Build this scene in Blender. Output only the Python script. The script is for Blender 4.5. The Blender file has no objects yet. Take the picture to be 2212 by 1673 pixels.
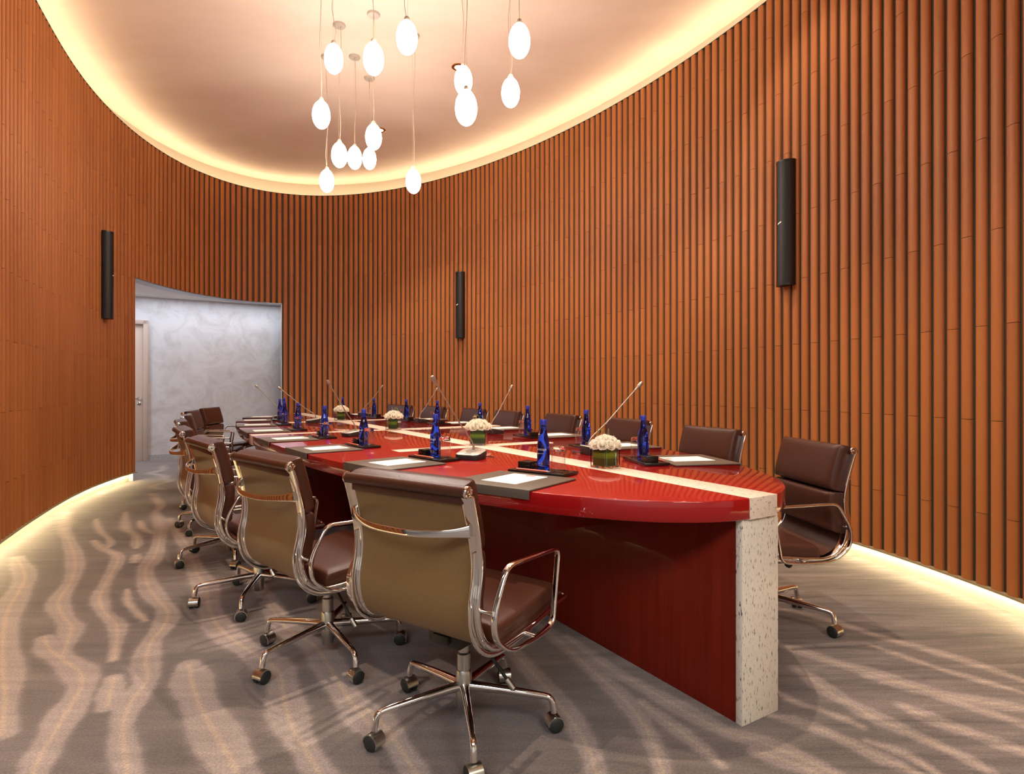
import bpy, bmesh, math, random
import numpy as np
from mathutils import Vector, Matrix

S = bpy.context.scene
COL = S.collection
random.seed(7)
PI = math.pi

# ------------------------------------------------------------------ camera
FPX, HZ, CH = 1285.0, 834.0, 1.12            # focal length in px, horizon row, eye height
cd = bpy.data.cameras.new('camera')
cam = bpy.data.objects.new('camera', cd)
COL.objects.link(cam)
cam.location = (0, 0, CH)
cam.rotation_euler = (PI / 2, 0, 0)
cd.sensor_width = 36.0
cd.lens = 36.0 * FPX / 2212.0
cd.shift_y = -2.5 / 2212.0
cd.clip_start = 0.02
cd.clip_end = 60
S.camera = cam

# ------------------------------------------------------------------ colour management, world
S.view_settings.view_transform = 'Standard'
S.view_settings.look = 'None'
S.view_settings.gamma = 1.0
S.view_settings.use_curve_mapping = False
S.view_settings.exposure = 0.14
w = bpy.data.worlds.new('world')
S.world = w
w.use_nodes = True
w.node_tree.nodes['Background'].inputs[0].default_value = (0.9, 0.95, 1.0, 1)
w.node_tree.nodes['Background'].inputs[1].default_value = 0.25

# ------------------------------------------------------------------ plan geometry
N = Vector((0.846, 2.006))                   # near end of the table axis
U = Vector((-0.523, 0.852)).normalized()     # along the table, away from the camera
V = Vector((U.y, -U.x))                      # across the table, to the right
C = N + 3.555 * U + U * -0.06 + V * -0.04    # centre of the oval room
OA, OB = 4.92, 2.475
WTOP, CEIL, DOORH = 4.08, 4.335, 2.39
TROT = Matrix.Rotation(-0.04, 2)

def tp(s, t, z=None):
    p = N + s * U + t * V
    return Vector((p.x, p.y)) if z is None else Vector((p.x, p.y, z))

def ell(th, off=0.0):
    a = Vector((OA * math.cos(th), OB * math.sin(th)))
    n = Vector((math.cos(th) / OA, math.sin(th) / OB)).normalized()
    # the left wall opens out a little beyond the oval before it reaches the entrance
    if -2.6 < th < -1.2: off += 0.75 * (-1.2 - th) ** 2
    elif th <= -2.6: off += 0.75 * 1.4 ** 2 * max(0.0, (th + PI) / (PI - 2.6)) ** 2
    a = a + n * off
    a = TROT @ a
    n = TROT @ n
    return C + a.x * U + a.y * V, (n.x * U + n.y * V)

# ------------------------------------------------------------------ lights
EGG_STRENGTH = 46.0
COVE_STRENGTH = 27.0
SKIRT_STRENGTH = 64.0
DOWN_W = 190.0
CORR_W = 95.0
LOBBY_FILL_W = 125.0
def spot(p, watts, size=1.15, col=(1.0, 0.80, 0.62), rad=0.035, blend=0.6, aim=None):
    l = bpy.data.lights.new('downlight_beam', 'SPOT')
    l.energy = watts; l.color = col; l.spot_size = size; l.spot_blend = blend; l.shadow_soft_size = rad
    o = bpy.data.objects.new('downlight_beam', l)
    COL.objects.link(o); o.location = p
    if aim is not None:
        d = Vector(aim) - Vector(p)
        o.rotation_euler = d.to_track_quat('-Z', 'Y').to_euler()
    return o
def area(p, watts, sx, sy, col, rot=(0, 0, 0)):
    l = bpy.data.lights.new('area_light', 'AREA')
    l.shape = 'RECTANGLE'; l.size = sx; l.size_y = sy; l.energy = watts; l.color = col
    o = bpy.data.objects.new('area_light', l)
    COL.objects.link(o); o.location = p; o.rotation_euler = rot
    return o
DOWN = [(0.55, 0.05), (2.28, 0.95), (4.12, 0.91), (5.96, 0.72), (2.0, -1.5), (1.25, 1.70), (4.9, 1.35)]

# ------------------------------------------------------------------ material helpers
def newmat(name):
    m = bpy.data.materials.new(name); m.use_nodes = True
    return m, m.node_tree.nodes, m.node_tree.links, m.node_tree.nodes['Principled BSDF']
def P(name, col, rough=0.5, metal=0.0, spec=0.5, coat=0.0, trans=0.0, ior=1.45, bump=None, sheen=0.0, vary=0.0, emit=None, es=0.0):
    m, n, l, b = newmat(name)
    b.inputs['Base Color'].default_value = (*col, 1)
    b.inputs['Roughness'].default_value = rough
    b.inputs['Metallic'].default_value = metal
    b.inputs['Specular IOR Level'].default_value = spec
    b.inputs['Coat Weight'].default_value = coat
    b.inputs['Coat Roughness'].default_value = 0.04
    b.inputs['Transmission Weight'].default_value = trans
    b.inputs['IOR'].default_value = ior
    if sheen: b.inputs['Sheen Weight'].default_value = sheen
    if emit:
        b.inputs['Emission Color'].default_value = (*emit, 1)
        b.inputs['Emission Strength'].default_value = es
    if bump or vary:
        tc = n.new('ShaderNodeTexCoord')
        nz = n.new('ShaderNodeTexNoise')
        nz.inputs['Scale'].default_value = bump[0] if bump else 6
        nz.inputs['Detail'].default_value = 4
        l.new(tc.outputs['Object'], nz.inputs['Vector'])
        if bump:
            bp = n.new('ShaderNodeBump')
            bp.inputs['Strength'].default_value = bump[1]
            bp.inputs['Distance'].default_value = 0.002
            l.new(nz.outputs['Fac'], bp.inputs['Height'])
            l.new(bp.outputs['Normal'], b.inputs['Normal'])
        if vary:
            mr = n.new('ShaderNodeMapRange')
            mr.inputs['To Min'].default_value = 1 - vary
            mr.inputs['To Max'].default_value = 1 + vary
            l.new(nz.outputs['Fac'], mr.inputs['Value'])
            mx = n.new('ShaderNodeVectorMath'); mx.operation = 'SCALE'
            mx.inputs[0].default_value = col
            l.new(mr.outputs[0], mx.inputs['Scale'])
            l.new(mx.outputs[0], b.inputs['Base Color'])
    return m
def emission(name, col, strength):
    m, n, l, b = newmat(name)
    n.remove(b)
    e = n.new('ShaderNodeEmission')
    e.inputs[0].default_value = (*col, 1); e.inputs[1].default_value = strength
    l.new(e.outputs[0], n['Material Output'].inputs[0])
    return m

M = {}
M['chrome'] = P('polished_chrome', (0.84, 0.82, 0.79), 0.07, 1.0)
M['brushed'] = P('brushed_steel', (0.55, 0.55, 0.50), 0.28, 1.0)
M['leather'] = P('brown_leather', (0.064, 0.021, 0.012), 0.36, spec=0.4, bump=(180, 0.25), vary=0.12)
M['bronze'] = P('bronze_brown_leather', (0.20, 0.115, 0.042), 0.42, spec=0.5, bump=(160, 0.2), vary=0.15)
M['stitch'] = P('stitch_thread', (0.20, 0.10, 0.08), 0.7)
M['black'] = P('black_plastic', (0.012, 0.011, 0.010), 0.38)
M['tyre'] = P('caster_rubber', (0.018, 0.020, 0.018), 0.5)
M['mech'] = P('dark_mechanism_metal', (0.030, 0.027, 0.020), 0.35, 0.3)
M['tray'] = P('black_lacquer_wood', (0.011, 0.007, 0.006), 0.22, coat=0.3)
M['blotter'] = P('grey_leather_mat', (0.115, 0.092, 0.070), 0.42, bump=(300, 0.1))
M['paper'] = P('white_paper', (0.86, 0.84, 0.80), 0.6)
M['logo'] = P('faded_red_print', (0.62, 0.13, 0.09), 0.6)
M['logo_w'] = P('white_print', (0.88, 0.82, 0.78), 0.6)
M['pencil'] = P('salmon_paint', (0.72, 0.16, 0.10), 0.35)
M['wood'] = P('pencil_wood', (0.72, 0.50, 0.28), 0.6)
M['lead'] = P('graphite', (0.03, 0.03, 0.03), 0.4)
M['mic_silver'] = P('satin_silver_plastic', (0.50, 0.45, 0.40), 0.35, 0.25)
M['mic_grey'] = P('satin_grey_plastic', (0.28, 0.25, 0.21), 0.35, 0.2)
M['mic_dark'] = P('dark_grey_plastic', (0.030, 0.024, 0.022), 0.4)
M['stem'] = P('gooseneck_metal', (0.38, 0.33, 0.27), 0.35, 0.6)
M['cobalt'] = P('cobalt_glass', (0.02, 0.07, 0.85), 0.01, trans=1.0, ior=1.46, spec=0.6)
M['cobalt_cap'] = P('cobalt_cap', (0.03, 0.045, 0.42), 0.3)
M['print'] = P('silver_print', (0.62, 0.56, 0.46), 0.4)
M['glass'] = P('clear_glass', (1, 1, 1), 0.0, trans=1.0, ior=1.45)
M['leaf'] = None
def mat_thin():
    m, n, l, b = newmat('thin_clear_glass'); n.remove(b)
    tr = n.new('ShaderNodeBsdfTransparent'); tr.inputs[0].default_value = (0.97, 0.97, 0.97, 1)
    gl = n.new('ShaderNodeBsdfGlossy'); gl.inputs['Roughness'].default_value = 0.01
    lw = n.new('ShaderNodeLayerWeight'); lw.inputs[0].default_value = 0.5
    pw = n.new('ShaderNodeMath'); pw.operation = 'POWER'; pw.inputs[1].default_value = 3.5
    l.new(lw.outputs['Facing'], pw.inputs[0])
    fr = n.new('ShaderNodeMath'); fr.operation = 'MULTIPLY_ADD'; fr.inputs[1].default_value = 0.55; fr.inputs[2].default_value = 0.04
    l.new(pw.outputs[0], fr.inputs[0])
    mx = n.new('ShaderNodeMixShader')
    l.new(fr.outputs[0], mx.inputs[0]); l.new(tr.outputs[0], mx.inputs[1]); l.new(gl.outputs[0], mx.inputs[2]); l.new(mx.outputs[0], n['Material Output'].inputs[0])
    return m
M['thin_glass'] = mat_thin()
M['petal'] = P('cream_petal', (0.93, 0.89, 0.78), 0.55, spec=0.3)
_n, _l = M['petal'].node_tree.nodes, M['petal'].node_tree.links
_t = _n.new('ShaderNodeBsdfTranslucent'); _t.inputs[0].default_value = (0.95, 0.92, 0.80, 1)
_m = _n.new('ShaderNodeMixShader'); _m.inputs[0].default_value = 0.42
_l.new(_n['Principled BSDF'].outputs[0], _m.inputs[1]); _l.new(_t.outputs[0], _m.inputs[2]); _l.new(_m.outputs[0], _n['Material Output'].inputs[0])
M['stemg'] = P('green_stem', (0.24, 0.26, 0.05), 0.5)
M['sepal'] = P('green_sepal', (0.05, 0.13, 0.02), 0.5)
M['speaker'] = P('black_grille', (0.010, 0.008, 0.008), 0.45, bump=(700, 0.4))
M['white_cap'] = P('white_ceramic', (0.42, 0.35, 0.28), 0.35)
M['cord'] = P('clear_cord', (0.42, 0.29, 0.19), 0.5)
M['gold'] = P('gold_trim', (0.75, 0.50, 0.20), 0.22, 1.0)
M['trim'] = P('bronze_trim', (0.34, 0.27, 0.15), 0.5, 0.0)
M['steel_trim'] = P('grey_trim', (0.22, 0.22, 0.26), 0.35, 0.3)
M['door'] = P('pale_veneer_door', (0.62, 0.50, 0.43), 0.45, vary=0.06)
M['door_frame'] = P('pale_veneer_frame', (0.52, 0.40, 0.33), 0.45, vary=0.06)
M['lobby'] = P('white_plaster', (0.75, 0.72, 0.68), 0.7)
M['cove'] = P('dimmed_cove_plaster', (0.40, 0.345, 0.27), 0.8)  # base colour darkened so the band looks less lit than the ceiling
M['skirt'] = P('cream_stone_skirting', (0.62, 0.54, 0.40), 0.6, vary=0.10)
M['egg'] = emission('opal_glass_glow', (1.0, 0.93, 0.84), EGG_STRENGTH)
M['led_cove'] = emission('cove_led_glow', (1.0, 0.80, 0.52), COVE_STRENGTH)
M['led_skirt'] = emission('skirting_led_glow', (1.0, 0.81, 0.48), SKIRT_STRENGTH)
M['lamp_glow'] = emission('lamp_glow', (1.0, 0.9, 0.75), 6.0)

def mat_ceiling():
    m, n, l, b = newmat('suede_ceiling_plaster')
    tc = n.new('ShaderNodeTexCoord')
    a = n.new('ShaderNodeTexNoise'); a.inputs['Scale'].default_value = 1.1; a.inputs['Detail'].default_value = 6; a.inputs['Roughness'].default_value = 0.6
    mp = n.new('ShaderNodeMapping'); mp.inputs['Scale'].default_value = (0.6, 1.6, 1)
    l.new(tc.outputs['Object'], mp.inputs[0]); l.new(mp.outputs[0], a.inputs['Vector'])
    r = n.new('ShaderNodeValToRGB')
    r.color_ramp.elements[0].position = 0.30; r.color_ramp.elements[0].color = (0.72, 0.54, 0.42, 1)
    r.color_ramp.elements[1].position = 0.72; r.color_ramp.elements[1].color = (0.80, 0.63, 0.50, 1)
    l.new(a.outputs['Fac'], r.inputs[0]); l.new(r.outputs[0], b.inputs['Base Color'])
    b.inputs['Roughness'].default_value = 0.75
    return m
M['ceiling'] = mat_ceiling()

def mat_plaster():
    m, n, l, b = newmat('mottled_grey_plaster')
    tc = n.new('ShaderNodeTexCoord')
    a = n.new('ShaderNodeTexNoise'); a.inputs['Scale'].default_value = 3.2; a.inputs['Detail'].default_value = 9; a.inputs['Roughness'].default_value = 0.68
    a.inputs['Distortion'].default_value = 1.2
    l.new(tc.outputs['Object'], a.inputs['Vector'])
    r = n.new('ShaderNodeValToRGB')
    r.color_ramp.elements[0].position = 0.28; r.color_ramp.elements[0].color = (0.46, 0.43, 0.41, 1)
    r.color_ramp.elements[1].position = 0.56; r.color_ramp.elements[1].color = (0.62, 0.61, 0.62, 1)
    l.new(a.outputs['Fac'], r.inputs[0]); l.new(r.outputs[0], b.inputs['Base Color'])
    b.inputs['Roughness'].default_value = 0.5
    return m
M['plaster'] = mat_plaster()

def mat_granite(name, stretch, base=(0.62, 0.53, 0.42), dark=(0.07, 0.07, 0.08), hi=0.36):
    m, n, l, b = newmat(name)
    tc = n.new('ShaderNodeTexCoord')
    mp = n.new('ShaderNodeMapping'); mp.inputs['Scale'].default_value = stretch
    l.new(tc.outputs['Object'], mp.inputs[0])
    a = n.new('ShaderNodeTexNoise'); a.inputs['Scale'].default_value = 1.0; a.inputs['Detail'].default_value = 3; a.inputs['Roughness'].default_value = 0.65
    l.new(mp.outputs[0], a.inputs['Vector'])
    r = n.new('ShaderNodeValToRGB')
    e = r.color_ramp.elements
    e[0].position = hi - 0.05; e[0].color = (*dark, 1)
    e[1].position = hi; e[1].color = (base[0] * 0.72, base[1] * 0.70, base[2] * 0.68, 1)
    x = e.new(hi + 0.06); x.color = (*base, 1)
    x = e.new(0.66); x.color = (*base, 1)
    x = e.new(0.72); x.color = (base[0] * 0.85, base[1] * 0.70, base[2] * 0.52, 1)
    l.new(a.outputs['Fac'], r.inputs[0]); l.new(r.outputs[0], b.inputs['Base Color'])
    b.inputs['Roughness'].default_value = 0.28
    return m
M['granite'] = mat_granite('speckled_cream_granite', (150, 150, 42), base=(0.74, 0.68, 0.58), hi=0.385)
M['granite_top'] = mat_granite('polished_granite_inlay', (150, 60, 60), base=(0.78, 0.66, 0.54), dark=(0.22, 0.16, 0.12), hi=0.38)
M['granite_base'] = mat_granite('granite_skirting', (130, 130, 130), base=(0.42, 0.42, 0.42), hi=0.40)

def mat_red(name, col, rough, coat, grain=0.0):
    m, n, l, b = newmat(name)
    tc = n.new('ShaderNodeTexCoord')
    mp = n.new('ShaderNodeMapping'); mp.inputs['Scale'].default_value = (70, 70, 2.0) if grain else (1.5, 1.5, 1.5)
    l.new(tc.outputs['Object'], mp.inputs[0])
    a = n.new('ShaderNodeTexNoise'); a.inputs['Scale'].default_value = 1; a.inputs['Detail'].default_value = 4
    l.new(mp.outputs[0], a.inputs['Vector'])
    mr = n.new('ShaderNodeMapRange'); g = grain or 0.06
    mr.inputs['To Min'].default_value = 1 - g; mr.inputs['To Max'].default_value = 1 + g
    l.new(a.outputs['Fac'], mr.inputs['Value'])
    mx = n.new('ShaderNodeVectorMath'); mx.operation = 'SCALE'; mx.inputs[0].default_value = col
    l.new(mr.outputs[0], mx.inputs['Scale']); l.new(mx.outputs[0], b.inputs['Base Color'])
    b.inputs['Roughness'].default_value = rough
    b.inputs['Specular IOR Level'].default_value = 0.15
    b.inputs['Coat Weight'].default_value = coat; b.inputs['Coat Roughness'].default_value = 0.03
    return m
M['red_top'] = mat_red('red_lacquer', (0.33, 0.005, 0.006), 0.30, 1.0)
M['red_wood'] = mat_red('red_stained_veneer', (0.155, 0.011, 0.004), 0.45, 0.08, 0.35)

def mat_terracotta():
    m, n, l, b = newmat('terracotta_tile')
    at = n.new('ShaderNodeAttribute'); at.attribute_name = 'tone'
    tc = n.new('ShaderNodeTexCoord')
    a = n.new('ShaderNodeTexNoise'); a.inputs['Scale'].default_value = 2.0; a.inputs['Detail'].default_value = 5
    l.new(tc.outputs['Object'], a.inputs['Vector'])
    r = n.new('ShaderNodeValToRGB')
    r.color_ramp.elements[0].position = 0.0; r.color_ramp.elements[0].color = (0.360, 0.113, 0.027, 1)
    r.color_ramp.elements[1].position = 1.0; r.color_ramp.elements[1].color = (0.460, 0.156, 0.038, 1)
    ad = n.new('ShaderNodeMath'); ad.operation = 'MULTIPLY_ADD'; ad.inputs[1].default_value = 0.5
    l.new(a.outputs['Fac'], ad.inputs[0])
    ml = n.new('ShaderNodeMath'); ml.operation = 'MULTIPLY'; ml.inputs[1].default_value = 0.6
    l.new(at.outputs['Fac'], ml.inputs[0]); l.new(ml.outputs[0], ad.inputs[2])
    l.new(ad.outputs[0], r.inputs[0]); l.new(r.outputs[0], b.inputs['Base Color'])
    b.inputs['Roughness'].default_value = 0.52
    b.inputs['Specular IOR Level'].default_value = 0.35
    return m
M['terracotta'] = mat_terracotta()
M['backing'] = P('dark_backing_board', (0.050, 0.040, 0.029), 0.7)

def mat_carpet():
    m, n, l, b = newmat('patterned_wool_carpet')
    tc = n.new('ShaderNodeTexCoord')
    at = n.new('ShaderNodeAttribute'); at.attribute_name = 'band'
    sep = n.new('ShaderNodeSeparateColor'); l.new(at.outputs['Color'], sep.inputs[0])
    # soft tonal blotches in the woven ground, stretched along the table
    mp = n.new('ShaderNodeMapping'); mp.inputs['Rotation'].default_value = (0, 0, -math.atan2(U.y, U.x)); mp.inputs['Scale'].default_value = (1.3, 6.0, 1)
    mp.vector_type = 'TEXTURE' if False else 'POINT'
    l.new(tc.outputs['Object'], mp.inputs[0])
    a = n.new('ShaderNodeTexNoise'); a.inputs['Scale'].default_value = 0.9; a.inputs['Detail'].default_value = 6; a.inputs['Roughness'].default_value = 0.62; a.inputs['Distortion'].default_value = 0.5
    l.new(mp.outputs[0], a.inputs['Vector'])
    r = n.new('ShaderNodeValToRGB')
    e = r.color_ramp.elements
    e[0].position = 0.30; e[0].color = (0.118, 0.096, 0.087, 1)
    e[1].position = 0.72; e[1].color = (0.190, 0.155, 0.140, 1)
    l.new(a.outputs['Fac'], r.inputs[0])
    m1 = n.new('ShaderNodeMix'); m1.data_type = 'RGBA'
    l.new(sep.outputs[0], m1.inputs[0]); l.new(r.outputs[0], m1.inputs[6]); m1.inputs[7].default_value = (0.390, 0.318, 0.288, 1)
    m2 = n.new('ShaderNodeMix'); m2.data_type = 'RGBA'
    l.new(sep.outputs[1], m2.inputs[0]); l.new(m1.outputs[2], m2.inputs[6]); m2.inputs[7].default_value = (0.53, 0.40, 0.27, 1)
    mp2 = n.new('ShaderNodeMapping'); mp2.inputs['Rotation'].default_value = (0, 0, -math.atan2(U.y, U.x)); mp2.inputs['Scale'].default_value = (1.6, 17.0, 1)
    l.new(tc.outputs['Object'], mp2.inputs[0])
    st = n.new('ShaderNodeTexNoise'); st.inputs['Scale'].default_value = 1.0; st.inputs['Detail'].default_value = 5; st.inputs['Roughness'].default_value = 0.7; st.inputs['Distortion'].default_value = 0.8
    l.new(mp2.outputs[0], st.inputs['Vector'])
    ms = n.new('ShaderNodeMapRange'); ms.inputs['From Min'].default_value = 0.3; ms.inputs['From Max'].default_value = 0.7; ms.inputs['To Min'].default_value = 0.80; ms.inputs['To Max'].default_value = 1.16
    l.new(st.outputs['Fac'], ms.inputs['Value'])
    ms2 = n.new('ShaderNodeMapRange'); ms2.inputs['From Min'].default_value = 0.32; ms2.inputs['From Max'].default_value = 0.68; ms2.inputs['To Min'].default_value = 0.55; ms2.inputs['To Max'].default_value = 1.42
    l.new(st.outputs['Fac'], ms2.inputs['Value'])
    mm = n.new('ShaderNodeMix'); l.new(sep.outputs[2], mm.inputs[0]); l.new(ms.outputs[0], mm.inputs[2]); l.new(ms2.outputs[0], mm.inputs[3])
    sx = n.new('ShaderNodeVectorMath'); sx.operation = 'SCALE'
    l.new(m2.outputs[2], sx.inputs[0]); l.new(mm.outputs[0], sx.inputs['Scale'])
    # pile
    f = n.new('ShaderNodeTexNoise'); f.inputs['Scale'].default_value = 150; f.inputs['Detail'].default_value = 3
    l.new(tc.outputs['Object'], f.inputs['Vector'])
    mr = n.new('ShaderNodeMapRange'); mr.inputs['From Min'].default_value = 0.3; mr.inputs['From Max'].default_value = 0.7; mr.inputs['To Min'].default_value = 0.74; mr.inputs['To Max'].default_value = 1.26
    l.new(f.outputs['Fac'], mr.inputs['Value'])
    mx = n.new('ShaderNodeVectorMath'); mx.operation = 'SCALE'
    l.new(sx.outputs[0], mx.inputs[0]); l.new(mr.outputs[0], mx.inputs['Scale'])
    l.new(mx.outputs[0], b.inputs['Base Color'])
    b.inputs['Roughness'].default_value = 0.95; b.inputs['Specular IOR Level'].default_value = 0.1
    b.inputs['Sheen Weight'].default_value = 0.3
    bp = n.new('ShaderNodeBump'); bp.inputs['Strength'].default_value = 0.5; bp.inputs['Distance'].default_value = 0.004
    l.new(f.outputs['Fac'], bp.inputs['Height']); l.new(bp.outputs['Normal'], b.inputs['Normal'])
    return m
M['carpet'] = mat_carpet()

def mat_leaf():
    m, n, l, b = newmat('striped_leaf')
    tc = n.new('ShaderNodeTexCoord'); sp = n.new('ShaderNodeSeparateXYZ'); l.new(tc.outputs['Object'], sp.inputs[0])
    mr = n.new('ShaderNodeMapRange'); mr.inputs['From Min'].default_value = 0.0; mr.inputs['From Max'].default_value = 0.10
    l.new(sp.outputs[2], mr.inputs['Value'])
    r = n.new('ShaderNodeValToRGB'); e = r.color_ramp.elements
    e[0].position = 0.0; e[0].color = (0.03, 0.065, 0.012, 1)
    e[1].position = 1.0; e[1].color = (0.02, 0.06, 0.01, 1)
    for p_, c_ in ((0.40, (0.035, 0.095, 0.012)), (0.48, (0.15, 0.29, 0.02)), (0.58, (0.24, 0.38, 0.025)), (0.66, (0.22, 0.34, 0.025)), (0.74, (0.03, 0.09, 0.01))):
        x = e.new(p_); x.color = (*c_, 1)
    l.new(mr.outputs[0], r.inputs[0]); l.new(r.outputs[0], b.inputs['Base Color'])
    b.inputs['Roughness'].default_value = 0.35
    return m
M['leaf'] = mat_leaf()

# ------------------------------------------------------------------ mesh helpers
def finish(name, bm, mats, parent=None, smooth=40, loc=None, rz=None):
    bmesh.ops.recalc_face_normals(bm, faces=bm.faces)
    me = bpy.data.meshes.new(name)
    bm.to_mesh(me); bm.free()
    if not isinstance(mats, (list, tuple)): mats = [mats]
    for m in mats: me.materials.append(m)
    if smooth:
        me.polygons.foreach_set('use_smooth', [True] * len(me.polygons))
        me.set_sharp_from_angle(angle=math.radians(smooth))
    o = bpy.data.objects.new(name, me)
    COL.objects.link(o)
    if parent is not None: o.parent = parent
    if loc is not None: o.location = loc
    if rz is not None: o.rotation_euler = (0, 0, rz)
    return o
def tag(o, label=None, cat=None, group=None, kind=None):
    if label: o['label'] = label
    if cat: o['category'] = cat
    if group: o['group'] = group
    if kind: o['kind'] = kind
    return o
def empty(name, loc=(0, 0, 0), rz=0.0):
    o = bpy.data.objects.new(name, None); COL.objects.link(o)
    o.empty_display_size = 0.1
    o.location = loc; o.rotation_euler = (0, 0, rz)
    return o
def copy_tree(o, parent=None):
    c = o.copy(); COL.objects.link(c); c.parent = parent
    for ch in list(o.children): copy_tree(ch, c)
    return c
def box(bm, c, s, rz=0.0, bevel=0.0, seg=2, mat=0, M4=None):
    r = bmesh.ops.create_cube(bm, size=1.0)
    vs = r['verts']
    T = Matrix.Translation(Vector(c)) @ Matrix.Rotation(rz, 4, 'Z') @ Matrix.Diagonal((s[0], s[1], s[2], 1))
    if M4 is not None: T = M4 @ T
    bmesh.ops.transform(bm, matrix=T, verts=vs)
    fs = list({f for v in vs for f in v.link_faces})
    if bevel > 0:
        es = list({e for v in vs for e in v.link_edges})
        rr = bmesh.ops.bevel(bm, geom=es, offset=bevel, segments=seg, affect='EDGES', profile=0.5)
        fs = list(set([f for f in fs if f.is_valid] + rr['faces']))
    for f in fs: f.material_index = mat
    return vs
def lathe(bm, prof, n=24, c=(0, 0, 0), mat=0, M4=None, sx=1.0, sy=1.0):
    rings = []
    for r, z in prof:
        if r < 1e-6:
            v = bm.verts.new((0, 0, z)); rings.append([v])
        else:
            rings.append([bm.verts.new((r * sx * math.cos(2 * PI * i / n), r * sy * math.sin(2 * PI * i / n), z)) for i in range(n)])
    for a, b in zip(rings[:-1], rings[1:]):
        for i in range(n):
            j = (i + 1) % n
            if len(a) == 1 and len(b) == 1: continue
            if len(a) == 1: f = bm.faces.new((a[0], b[j], b[i]))
            elif len(b) == 1: f = bm.faces.new((a[i], a[j], b[0]))
            else: f = bm.faces.new((a[i], a[j], b[j], b[i]))
            f.material_index = mat
    vs = [v for r in rings for v in r]
    T = Matrix.Translation(Vector(c))
    if M4 is not None: T = M4 @ T
    bmesh.ops.transform(bm, matrix=T, verts=vs)
    return vs
def smooth_pts(pts, n=5, closed=False):
    pts = [Vector(p) for p in pts]
    out = []; L = len(pts)
    rng = range(L) if closed else range(L - 1)
    for i in rng:
        p1, p2 = pts[i], pts[(i + 1) % L]
        p0 = pts[(i - 1) % L] if (closed or i > 0) else p1 * 2 - p2
        p3 = pts[(i + 2) % L] if (closed or i + 2 < L) else p2 * 2 - p1
        for k in range(n):
            t = k / n
            out.append(0.5 * ((2 * p1) + (p2 - p0) * t + (2 * p0 - 5 * p1 + 4 * p2 - p3) * t * t + (3 * p1 - p0 - 3 * p2 + p3) * t ** 3))
    if not closed: out.append(pts[-1])
    return out
def round_corners(pts, r, n=5, closed=False):
    pts = [Vector(p) for p in pts]; out = []; L = len(pts)
    for i in range(L):
        if not closed and i in (0, L - 1): out.append(pts[i]); continue
        p, a, b = pts[i], pts[(i - 1) % L], pts[(i + 1) % L]
        ri = r[i] if isinstance(r, (list, tuple)) else r
        da, db = (a - p), (b - p)
        ra = min(ri, da.length * 0.49); rb = min(ri, db.length * 0.49)
        A, B = p + da.normalized() * ra, p + db.normalized() * rb
        for k in range(n + 1):
            t = k / n
            out.append((1 - t) ** 2 * A + 2 * t * (1 - t) * p + t * t * B)
    return out
def sweep(bm, pts, prof, closed=False, ref=(1, 0, 0), mat=0, caps=True, scale=None):
    """sweep profile (list of (a,b)); a runs along the side vector, b along the other normal."""
    pts = [Vector(p) for p in pts]; L = len(pts); rings = []
    ref = Vector(ref)
    for i, p in enumerate(pts):
        if closed: t = pts[(i + 1) % L] - pts[i - 1]
        else: t = pts[min(i + 1, L - 1)] - pts[max(i - 1, 0)]
        t.normalize()
        a = ref - t * ref.dot(t)
        if a.length < 1e-4: a = Vector((0, 1, 0)) - t * t.y
        a.normalize(); b = t.cross(a)
        k = scale(i / (L - 1)) if scale else 1.0
        if not isinstance(k, tuple): k = (k, k)
        rings.append([bm.verts.new(p + a * q[0] * k[0] + b * q[1] * k[1]) for q in prof])
    m = len(prof)
    for i in range(L if closed else L - 1):
        r0, r1 = rings[i], rings[(i + 1) % L]
        for j in range(m):
            f = bm.faces.new((r0[j], r0[(j + 1) % m], r1[(j + 1) % m], r1[j])); f.material_index = mat
    if caps and not closed:
        f = bm.faces.new(rings[0]); f.material_index = mat
        f = bm.faces.new(rings[-1]); f.material_index = mat
    return [v for r in rings for v in r]
def circ(r, n=10, ry=None):
    ry = r if ry is None else ry
    return [(r * math.cos(2 * PI * i / n), ry * math.sin(2 * PI * i / n)) for i in range(n)]
def rrect(w, h, r, n=3):
    out = []
    for cx, cy, a0 in ((w / 2 - r, h / 2 - r, 0), (-w / 2 + r, h / 2 - r, PI / 2), (-w / 2 + r, -h / 2 + r, PI), (w / 2 - r, -h / 2 + r, 1.5 * PI)):
        for k in range(n + 1):
            a = a0 + k * PI / 2 / n
            out.append((cx + r * math.cos(a), cy + r * math.sin(a)))
    return out
def prism(bm, outline, z0, z1, mat=0):
    lo = [bm.verts.new((x, y, z0)) for x, y in outline]; hi = [bm.verts.new((x, y, z1)) for x, y in outline]
    n = len(outline)
    fs = [bm.faces.new(lo), bm.faces.new(hi)]
    for i in range(n): fs.append(bm.faces.new((lo[i], lo[(i + 1) % n], hi[(i + 1) % n], hi[i])))
    for f in fs: f.material_index = mat
    return fs

# ================================================================== ROOM SHELL
# ---- parameter table of the oval by arc length
NS = 4000
ths = np.linspace(-PI, PI, NS + 1)
pp = np.stack([OA * np.cos(ths), OB * np.sin(ths)], 1)
sl = np.concatenate([[0], np.cumsum(np.hypot(*np.diff(pp, axis=0).T))])
TOTAL = sl[-1]
def th_at(s): return float(np.interp(s % TOTAL, sl, ths))
def s_at(th): return float(np.interp(th, ths, sl))
def theta_px(px, lo, hi):
    """angle on the oval (between lo and hi) seen at picture column px"""
    best = None
    for k in range(2001):
        th = lo + (hi - lo) * k / 2000
        p, _ = ell(th)
        if p.y < 0.3: continue
        e = abs(1106 + FPX * p.x / p.y - px)
        if best is None or e < best[0]: best = (e, th)
    return best[1]
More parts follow.
